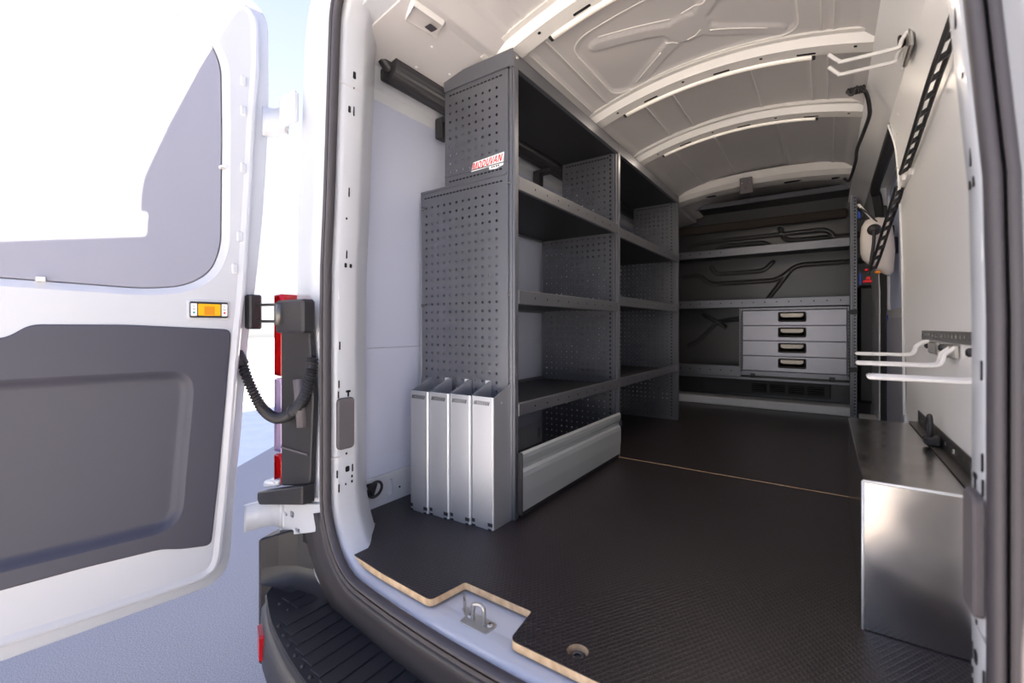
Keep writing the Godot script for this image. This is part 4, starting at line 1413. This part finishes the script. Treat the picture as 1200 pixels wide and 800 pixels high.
# ---------------------------------------------------------------- rack in front of the bulkhead
func front_rack() -> void:
	var st: SurfaceTool
	var F0 := 4.62
	var t := thing("bulkhead_rack", "dark grey steel rack across the front end of the load space", "rack", V(-0.6, 0, F0))
	for x in [-1.45, 0.150]:
		st = mb()
		bx(st, x, x + 0.016, 0.0, 1.915, F0 - 0.004, F0 + 0.012, 0.002)
		bx(st, x + 0.016, x + 0.022, 0.0, 1.915, F0 + 0.006, F0 + 0.26)
		bx(st, x + 0.022, x + 0.046, 0.0, 1.915, F0 - 0.004, F0 + 0.012, 0.002)
		var up := part("upright", st, "rack", t)
		st = mb()
		for i in 70:
			plate(st, rect(x + 0.027, 0.03 + i * 0.0268, x + 0.037, 0.042 + i * 0.0268), V(0, 0, F0 - 0.0042), Vector3.RIGHT, Vector3.UP, V(0, 0, -1), 0.0006)
		part("slot_column", st, "void", up, "", true)
	for q in [[1.885, 1.93, 1], [1.415, 1.487, 1], [0.928, 1.005, 1], [0.285, 0.385, 0]]:
		st = mb()
		var x1 := 0.150 if q[2] else -0.66
		bx(st, -1.434, x1, q[0] + 0.01, q[0] + 0.02, F0 + 0.014, F0 + 0.30)
		var sh := part("shelf", st, "rack_shaded", t)
		st = mb()
		bx(st, -1.434, x1, q[0], q[1], F0, F0 + 0.013, 0.003)
		part("lip", st, "rack", sh)
		if q[0] < 1.8:
			st = mb()
			for k in 15:
				var x: float = -1.2 + k * 0.092
				if x < x1 - 0.03 and (k < 5 or q[0] < 1.2):
					plate(st, disc(Vector2(x, (q[0] + q[1]) / 2 + 0.005), 0.006, 8), V(0, 0, F0 - 0.0002), Vector3.RIGHT, Vector3.UP, V(0, 0, -1), 0.0008)
			part("lip_holes", st, "void", sh, "", true)
	st = mb()
	bx(st, -1.434, 0.150, 0.262, 0.285, F0 + 0.006, F0 + 0.02, 0.003)
	part("cross_beam", st, "rack", t)
	for y in [0.395, 0.87]:
		part("strap_bracket", bx(mb(), 0.146, 0.200, y - 0.02, y + 0.02, F0 - 0.008, F0 - 0.003, 0.001), "black_plastic", t)
	st = mb()
	bx(st, -0.672, -0.664, 0.30, 0.928, F0 - 0.002, F0 + 0.28)
	part("divider", st, "rack", t)
	# drawer cabinet
	t = thing("drawer_cabinet", "grey four-drawer cabinet in the lower right of the front rack", "drawer cabinet", V(-0.25, 0.30, F0))
	st = mb()
	bx(st, -0.66, -0.648, 0.305, 0.92, F0 - 0.006, F0 + 0.27, 0.002)
	bx(st, 0.134, 0.146, 0.305, 0.92, F0 - 0.006, F0 + 0.27, 0.002)
	bx(st, -0.648, 0.134, 0.900, 0.92, F0 - 0.006, F0 + 0.27, 0.002)
	bx(st, -0.648, 0.134, 0.305, 0.348, F0 - 0.006, F0 + 0.27, 0.002)
	bx(st, -0.648, 0.134, 0.35, 0.90, F0 + 0.05, F0 + 0.06)
	part("carcass", st, "rack", t)
	st = mb()
	for i in 20:
		for x in [-0.657, 0.137]:
			plate(st, rect(x, 0.34 + i * 0.0275, x + 0.006, 0.354 + i * 0.0275), V(0, 0, F0 - 0.0062), Vector3.RIGHT, Vector3.UP, V(0, 0, -1), 0.0006)
	part("slots", st, "void", t, "", true)
	for x in [-0.56, 0.03]:
		part("foot", bx(mb(), x - 0.02, x + 0.02, 0.286, 0.325, F0 - 0.012, F0 - 0.004, 0.002), "black_plastic", t)
	for k in 4:
		var y0 := 0.352 + k * 0.1365
		st = mb()
		slab(st, rect(-0.643, y0, 0.129, y0 + 0.133), V(0, 0, F0 + 0.02), Vector3.RIGHT, Vector3.UP, V(0, 0, -1), [Vector2(0, 0), Vector2(0, 0.025), Vector2(0.003, 0.028)])
		var dr := part("drawer", st, "drawer", t)
		var yc := y0 + 0.076
		var n := V(0, 0, -1)
		st = mb()
		slab(st, rounded(rect(-0.362, yc - 0.045, -0.150, yc + 0.043), 0.018), V(0, 0, F0 - 0.008), Vector3.RIGHT, Vector3.UP, n, [Vector2(0, 0), Vector2(0.002, 0.008), Vector2(0.006, 0.009), Vector2(0.016, 0.003)])
		part("handle_frame", st, "black_plastic", dr)
		st = mb()
		slab(st, rounded(pv([-0.342, yc + 0.030, -0.340, yc + 0.004, -0.320, yc - 0.006, -0.192, yc - 0.006, -0.172, yc + 0.004, -0.170, yc + 0.030]), 0.006), V(0, 0, F0 - 0.011), Vector3.RIGHT, Vector3.UP, n, [Vector2(0, 0), Vector2(0.001, 0.009), Vector2(0.004, 0.011)])
		part("handle_grip", st, "grip", dr, "cream white handle grip")


# ---------------------------------------------------------------- fittings
func right_side() -> void:
	var st: SurfaceTool
	# sheet aluminium box beside the right wall
	var t := thing("wheel_arch_box", "bright sheet aluminium box along the right wall", "box", V(0.18, 0, 1.9))
	st = mb()
	obox(st, V(0.181, 0.183, 1.868), Vector3(0.111, 0.183, 0.472), 0.002)
	part("body", st, "bright_alu", t)
	st = mb(true)
	tube(st, [V(0.0705, 0.364, 1.3965), V(0.29, 0.364, 1.3965)], 0.0035, 8)
	part("top_edge", st, "alu_edge", t)
	st = mb(true)
	tube(st, [V(0.0705, 0.0, 1.3965), V(0.0705, 0.364, 1.3965)], 0.003, 8)
	part("front_edge", st, "alu_edge", t)
	# perforated rail above the box, with a shackle
	t = thing("lower_lashing_rail", "slim perforated steel lashing rail just above the aluminium box", "rail", V(0.285, 0.37, 1.9))
	st = mb()
	var holes := []
	for k in 14:
		holes.append(disc(Vector2(1.46 + k * 0.066, 0.392), 0.008, 10))
	plate(st, rect(1.42, 0.369, 2.36, 0.416), V(0.2935, 0, 0), V(0, 0, 1), Vector3.UP, Vector3.LEFT, 0.004, 0.001, holes)
	plate(st, rect(1.42, 0.262, 2.36, 0.289), V(0, 0.368, 0), V(0, 0, 1), Vector3.RIGHT, Vector3.UP, 0.003)
	part("strip", st, "zinc_dark", t)
	for f in [1.53, 1.74, 2.15]:
		st = mb(true)
		lathe(st, [Vector2(0.009, 0), Vector2(0.007, 0.004), Vector2(0, 0.005)], V(0.289, 0.392, f), Vector3.LEFT, 10)
		part("bolt", st, "steel", t)
	t = thing("shackle_ring", "black swivel lashing ring on the rail above the aluminium box", "ring", V(0.27, 0.37, 1.9))
	var rp := []
	for k in 20:
		var a := TAU * k / 20
		rp.append(V(0.262, 0.430 + 0.034 * sin(a), 1.91 + 0.020 * cos(a)))
	part("ring", tube(mb(true), rp, 0.0065, 8, true), "black_plastic", t)
	st = mb()
	bx(st, 0.248, 0.288, 0.371, 0.40, 1.885, 1.935, 0.006)
	part("swivel_base", st, "black_plastic", t)

	# perforated rail with ladder hooks
	t = thing("hook_rail", "perforated steel rail with fittings on the right wall", "rail", V(0.29, 0.69, 1.8))
	st = mb()
	holes = []
	for k in 20:
		holes.append(disc(Vector2(1.34 + k * 0.048, 0.714), 0.007, 10))
	plate(st, rect(1.30, 0.696, 2.28, 0.730), V(0.294, 0, 0), V(0, 0, 1), Vector3.UP, Vector3.LEFT, 0.004, 0.001, holes)
	part("strip", st, "steel", t)
	for f in [1.45, 1.78, 2.02]:
		part("clamp_plate", bx(mb(), 0.278, 0.293, 0.655, 0.693, f - 0.09, f + 0.04, 0.004), "steel", t)
		st = mb(true)
		lathe(st, [Vector2(0.012, 0), Vector2(0.011, 0.012), Vector2(0.007, 0.016), Vector2(0, 0.016)], V(0.290, 0.680, f + 0.075), Vector3.LEFT, 12)
		part("knob", st, "black_plastic", t)
	var hooks := [
		[2.10, 0.235, 0.685, 0.088, 0.645, "farthest white rod hook on the right wall rail", 0.04],
		[1.72, 0.245, 0.678, 0.074, 0.634, "middle white rod hook on the right wall rail", 0.05],
		[1.36, 0.255, 0.668, 0.080, 0.625, "nearest white rod hook on the right wall rail", 0.05]]
	for h in hooks:
		t = thing("rod_hook", h[5], "hook", V(0.29, 0.68, h[0]), "rod hooks on the right wall rail")
		for s in [-0.5, 0.5]:
			var f: float = h[0] + s * h[6]
			part("rod", tube(mb(true), curve([V(0.285, h[2] + 0.01, f), V(h[1] + 0.03, h[2], f), V(h[1] + 0.018, h[2] - 0.012, f), V(h[1] + 0.014, h[4] + 0.014, f), V(h[1] - 0.002, h[4] + 0.001, f), V((h[1] + h[3]) / 2, h[4], f), V(h[3], h[4], f)], 0.006), 0.0055, 8), "white_rod", t)
		part("end_bar", tube(mb(true), [V(h[3], h[4], h[0] - 0.5 * h[6]), V(h[3], h[4], h[0] + 0.5 * h[6])], 0.0045, 8), "white_rod", t)
	# roof hook, upper right
	t = thing("roof_hook", "white bent rod carrier hook under the roof at the right wall", "hook", V(0.2, 1.85, 2.1))
	for q in [[2.06, 0.0], [2.16, 0.0]]:
		var f: float = q[0]
		part("rod", tube(mb(true), curve([V(0.238, 1.77, f), V(0.225, 1.765, f), V(0.212, 1.745, f), V(0.205, 1.725, f), V(0.188, 1.72, f), V(0.05, 1.725, f), V(0.035, 1.730, f), V(0.004, 1.765, f)], 0.006), 0.007, 8), "white_rod", t)
	part("mount_plate", bx(mb(), 0.226, 0.240, 1.70, 1.80, 2.03, 2.19, 0.004), "steel", t)
	part("knob", bx(mb(), 0.205, 0.226, 1.745, 1.785, 2.10, 2.125, 0.005), "black_plastic", t)

	# plastic chain along the wall, then hanging down to the reel
	t = thing("plastic_chain", "black plastic link chain running along the right wall from the rear", "chain", V(0.26, 1.45, 1.9))
	chain(t, [V(0.252, 1.528, 1.15), V(0.250, 1.482, 1.40), V(0.251, 1.460, 1.74), V(0.254, 1.420, 2.09), V(0.262, 1.388, 2.52)], 0.10, 0.016)
	part("end_hook", bx(mb(), 0.260, 0.280, 1.375, 1.398, 2.54, 2.575, 0.003), "white_rod", t, "white end hook")
	part("hook_pad", bx(mb(), 0.272, 0.286, 1.37, 1.42, 2.45, 2.66, 0.003), "white_rod", t)
	t = thing("hanging_chain", "black plastic link chain hanging in front of the sliding door", "chain", V(0.26, 1.25, 3.1))
	chain(t, [V(0.264, 1.376, 2.62), V(0.262, 1.335, 2.82), V(0.251, 1.262, 3.05), V(0.232, 1.150, 3.27), V(0.206, 1.055, 3.40)], 0.088, 0.018)

	# reel-like unit at the front of the sliding door
	t = thing("hanging_reel", "rounded white unit with black knob and red clip by the sliding door", "reel unit", V(0.2545, 1.2491, 3.6364))
	st = mb(true)
	var rows := []
	var sh := [[0.0, 0.055, 0.0], [0.027, 0.077, 0.0], [0.11, 0.0855, 0.0], [0.20, 0.0835, -0.004], [0.273, 0.0745, -0.006], [0.314, 0.053, -0.007]]
	for q in sh:
		var row := []
		for k in 16:
			var a := TAU * k / 16
			var cxp := signf(cos(a)) * pow(absf(cos(a)), 0.7)
			var syp := signf(sin(a)) * pow(absf(sin(a)), 0.7)
			row.append(V(0.2545 + q[2] + cxp * q[1], 1.1036 + q[0] - (cxp * 0.045 if q[0] < 0.05 else 0.0), 3.6 + syp * q[1] * 0.6))
		rows.append(row)
	for i in rows.size() - 1:
		for k in 16:
			var l := (k + 1) % 16
			quad(st, rows[i][k], rows[i][l], rows[i + 1][l], rows[i + 1][k], (rows[i][k] + rows[i][l]) / 2 - V(0.2545, 1.1036 + sh[i][0], 3.6))
	for e in [0, rows.size() - 1]:
		for k in 16:
			tri(st, V(0.2545, 1.1036 + sh[e][0] + (0.012 if e else -0.012), 3.6), rows[e][k], rows[e][(k + 1) % 16], Vector3.UP if e else Vector3.DOWN)
	part("body", st, "reel", t)
	st = mb(true)
	lathe(st, [Vector2(0.034, 0), Vector2(0.036, 0.012), Vector2(0.024, 0.03), Vector2(0, 0.034)], V(0.2345, 1.3445, 3.5564), V(0, 0, -1), 18)
	part("knob", st, "black_plastic", t)
	part("hose", tube(mb(true), curve([V(0.2327, 1.3400, 3.5182), V(0.2291, 1.2491, 3.5227), V(0.2164, 1.1400, 3.5273), V(0.2045, 1.0673, 3.5182)], 0.02), 0.009, 8), "black_plastic", t)
	st = mb()
	for k in 10:
		var rr := 0.052 if k % 2 else 0.047
		lathe(st, [Vector2(0.0, 0.003 * k), Vector2(rr, 0.003 * k), Vector2(rr, 0.003 * k + 0.003), Vector2(0.0, 0.003 * k + 0.003)], V(0.3200, 1.2491, 3.6273), Vector3(1, 0, 0.6), 18)
	part("ribbed_disc", st, "black_plastic", t)
	part("red_clip", bx(mb(), 0.1773, 0.2227, 1.0173, 1.0327, 3.5000, 3.5273, 0.004), "red_plastic", t, "red clip")
	part("red_clip", bx(mb(), 0.1927, 0.2164, 1.0327, 1.0536, 3.5000, 3.5273, 0.004), "red_plastic", t)
	part("red_clip", bx(mb(), 0.1864, 0.2109, 1.0900, 1.1036, 3.5091, 3.5273, 0.004), "red_plastic", t)
	part("orange_tab", bx(mb(), 0.2345, 0.2655, 1.0718, 1.0873, 3.5091, 3.5273, 0.005), "orange", t, "orange tab")
	part("blue_strap", bx(mb(), 0.1618, 0.1745, 1.0127, 1.0855, 3.5818, 3.6000, 0.003), "blue", t, "blue strap")
	part("blue_strap", bx(mb(), 0.1545, 0.1709, 1.4309, 1.4764, 3.5818, 3.6000, 0.003), "blue", t)
	part("arm", tube(mb(true), [V(0.1591, 1.5218, 3.5909), V(0.1955, 1.4673, 3.5818), V(0.2455, 1.3945, 3.5727)], 0.008, 8), "white_rod", t)
	part("arm", tube(mb(true), [V(0.1682, 1.4945, 3.5818), V(0.2045, 1.4582, 3.5727), V(0.2682, 1.3673, 3.5636)], 0.006, 8), "black_plastic", t)
	part("back_bracket", bx(mb(), 0.2727, 0.3382, 1.1582, 1.3764, 3.6273, 3.6545, 0.004), "black_plastic", t)


func chain(t: Node, pts: Array, pitch: float, half_w: float) -> void:
	var path := curve(pts, 0.004)
	var acc := 0.0
	var k := 0
	var last: Vector3 = path[0]
	var start: Vector3 = path[0]
	for i in range(1, path.size()):
		acc += last.distance_to(path[i])
		last = path[i]
		if acc >= pitch:
			var d := (last - start).normalized()
			var side := Vector3.RIGHT.cross(d).normalized() * 0.55 + Vector3.RIGHT * 0.83
			side = (side - d * side.dot(d)).normalized()
			var up := d.cross(side)
			var c := (start + last) / 2
			var l := (last - start).length() / 2 * 1.14
			var bs := Basis(d, side, up)
			var st := mb()
			for s in [-1.0, 1.0]:
				obox(st, c + side * s * half_w, Vector3(l, half_w * 0.26, half_w * 0.36), half_w * 0.08, bs)
			obox(st, c + d * l * 0.80, Vector3(half_w * 0.42, half_w, half_w * 0.42), half_w * 0.1, bs)
			part("link", st, "black_plastic", t)
			start = last
			acc = 0.0
			k += 1


func roof_and_left() -> void:
	var st: SurfaceTool
	# LED strips hung from the bows
	var names := ["slim white light strip under the roof bow nearest the rear doors", "slim white light strip under the middle roof bow", "slim white light strip under the roof bow nearest the front rack"]
	for k in 3:
		var f: float = [1.515, 2.295, 2.975][k]
		var t := thing("light_strip", names[k], "light strip", V(-0.46, 1.92, f), "light strips under the roof bows")
		var pts := []
		for i in 17:
			var x := lerpf(-0.875, -0.055, i / 16.0)
			pts.append(V(x, arc_y(x) - 0.001, f))
		part("diffuser", sweep(mb(true), pts, [Vector2(0.008, -0.013), Vector2(-0.006, -0.013), Vector2(-0.010, -0.006), Vector2(-0.010, 0.006), Vector2(-0.006, 0.013), Vector2(0.008, 0.013)], V(0, 0, 1), false, true), "led", t)
		for i in 3:
			var x := -0.46 + (i - 1) * 0.27
			var lamp := AreaLight3D.new()
			lamp.name = "glow"
			lamp.area_size = Vector2(0.26, 0.010)
			lamp.light_energy = [0.025, 0.07, 0.13][k]
			lamp.light_color = Color(1.0, 0.93, 0.84)
			lamp.area_range = 8.0
			lamp.area_attenuation = 2.0
			lamp.shadow_enabled = true
			t.add_child(lamp, true)
			lamp.look_at_from_position(V(x, arc_y(x) - 0.016, f), V(x, arc_y(x) - 1.0, f) + Vector3(-0.56 * (x + 0.42), 0, 0), Vector3.BACK)
		for e in [0, 16]:
			st = mb()
			obox(st, pts[e] + Vector3(0.006 if e else -0.006, 0, 0), Vector3(0.006, 0.011, 0.014), 0.002)
			part("end_cap", st, "black_plastic", t)
	# interior lamp in the rear left corner of the roof
	var t := thing("roof_lamp_housing", "small white housing with a dark square window under the roof above the rear opening", "lamp", V(-1.16, 1.84, 1.14))
	st = mb()
	slab(st, rounded(pv([-1.215, 1.06, -1.12, 1.02, -1.11, 1.165, -1.195, 1.205]), 0.012), V(0, 1.845, 0), Vector3.RIGHT, V(0, 0, 1), Vector3.DOWN, [Vector2(0, -0.02), Vector2(0, 0.02), Vector2(0.008, 0.032)])
	var b := part("housing", st, "white_rod", t)
	part("window", plate(mb(), rounded(rect(-1.175, 1.125, -1.145, 1.16), 0.004), V(0, 1.8125, 0), Vector3.RIGHT, V(0, 0, 1), Vector3.DOWN, 0.0015), "rubber", b)
	# small plate on the header
	t = thing("header_plate", "small dark square plate with a hole on the front roof header", "plate", V(-0.53, 1.89, 4.02))
	st = mb()
	var hy := Vector3(0, 0.83, -0.55)
	plate(st, rounded(rect(-0.045, -0.06, 0.045, 0.06), 0.006), V(-0.53, 1.875, 3.99), Vector3.RIGHT, Vector3(0, 0.93, 0.36).normalized(), V(0, -0.36, -0.93).normalized(), 0.01, 0.002, [disc(Vector2(-0.005, -0.015), 0.009, 10), disc(Vector2(-0.028, 0.02), 0.004, 8), disc(Vector2(0.025, 0.02), 0.004, 8)])
	part("plate", st, "pad", t)
	part("stem", bx(mb(), -0.55, -0.51, 1.86, 1.93, 4.0, 4.05), "zinc_dark", t)
	# black cable down the right front corner
	t = thing("roof_cable", "loose black cable hanging from the roof at the front right", "cable", V(0.13, 1.8, 2.9))
	part("cable", tube(mb(true), curve([V(0.075, 1.84, 2.60), V(0.092, 1.815, 2.59), V(0.108, 1.842, 2.59), V(0.125, 1.828, 2.60), V(0.140, 1.828, 2.62), V(0.152, 1.812, 2.66), V(0.162, 1.79, 2.72), V(0.166, 1.775, 2.80), V(0.156, 1.775, 3.0), V(0.140, 1.78, 3.3), V(0.145, 1.80, 3.6), V(0.125, 1.78, 3.95), V(0.10, 1.83, 4.08)], 0.012), 0.009, 8), "black_plastic", t)
	st = mb(true)
	var coil := []
	for k in 40:
		coil.append(V(0.075 + 0.0016 * k, 1.832 + 0.013 * sin(k * 0.9), 2.60 + 0.013 * cos(k * 0.9)))
	part("coiled_end", tube(st, coil, 0.006, 6), "black_plastic", t)
	# black rail along the top of the left wall
	t = thing("wall_duct", "black profile rail running along the top of the left wall", "rail", V(-1.42, 1.76, 2.4))
	st = mb(true)
	var sect := rounded(pv([-1.46, 1.722, -1.405, 1.712, -1.365, 1.735, -1.36, 1.785, -1.40, 1.805, -1.46, 1.79]), 0.018, 4)
	plate(st, sect, V(0, 0, 1.16), Vector3.RIGHT, Vector3.UP, V(0, 0, 1), 3.3)
	part("profile", st, "black_plastic", t)
	part("rear_bend", tube(mb(true), curve([V(-1.405, 1.99, 1.12), V(-1.415, 1.88, 1.12), V(-1.42, 1.80, 1.13), V(-1.41, 1.755, 1.17)], 0.02), 0.022, 8), "black_plastic", t)
	for f in [1.50, 2.35, 3.3]:
		st = mb()
		bx(st, -1.46, -1.375, 1.69, 1.715, f, f + 0.06, 0.006)
		bx(st, -1.50, -1.455, 1.62, 1.715, f, f + 0.06, 0.006)
		part("bracket", st, "black_plastic", t)
	part("end_plate", plate(mb(), pv([-1.50, 1.62, -1.455, 1.70, -1.44, 1.80, -1.50, 1.80]), V(0, 0, 1.12), Vector3.RIGHT, Vector3.UP, V(0, 0, -1), 0.004), "white_paint", t)
	# lashing ring at the foot of the left wall
	t = thing("wall_lashing_ring", "black lashing ring at the foot of the left wall beside the door pillar", "ring", V(-1.51, 0.08, 1.16))
	var rp := []
	for k in 20:
		var a := TAU * k / 20
		rp.append(V(-1.50 + 0.012 * sin(a) + 0.01 * cos(a), 0.085 + 0.034 * sin(a), 1.165 + 0.024 * cos(a)))
	part("ring", tube(mb(true), rp, 0.006, 8, true), "black_plastic", t)
	st = mb()
	slab(st, rounded(pv([1.135, 0.11, 1.19, 0.105, 1.165, 0.045]), 0.01), V(-1.521, 0, 0), V(0, 0, 1), Vector3.UP, Vector3.RIGHT, [Vector2(0, 0), Vector2(0.003, 0.012)])
	part("base", st, "black_plastic", t)


func _ready() -> void:
	stage()
	materials()
	ground()
	shell()
	doors()
	corner()
	shelving()
	storage_boxes()
	front_rack()
	right_side()
	roof_and_left()
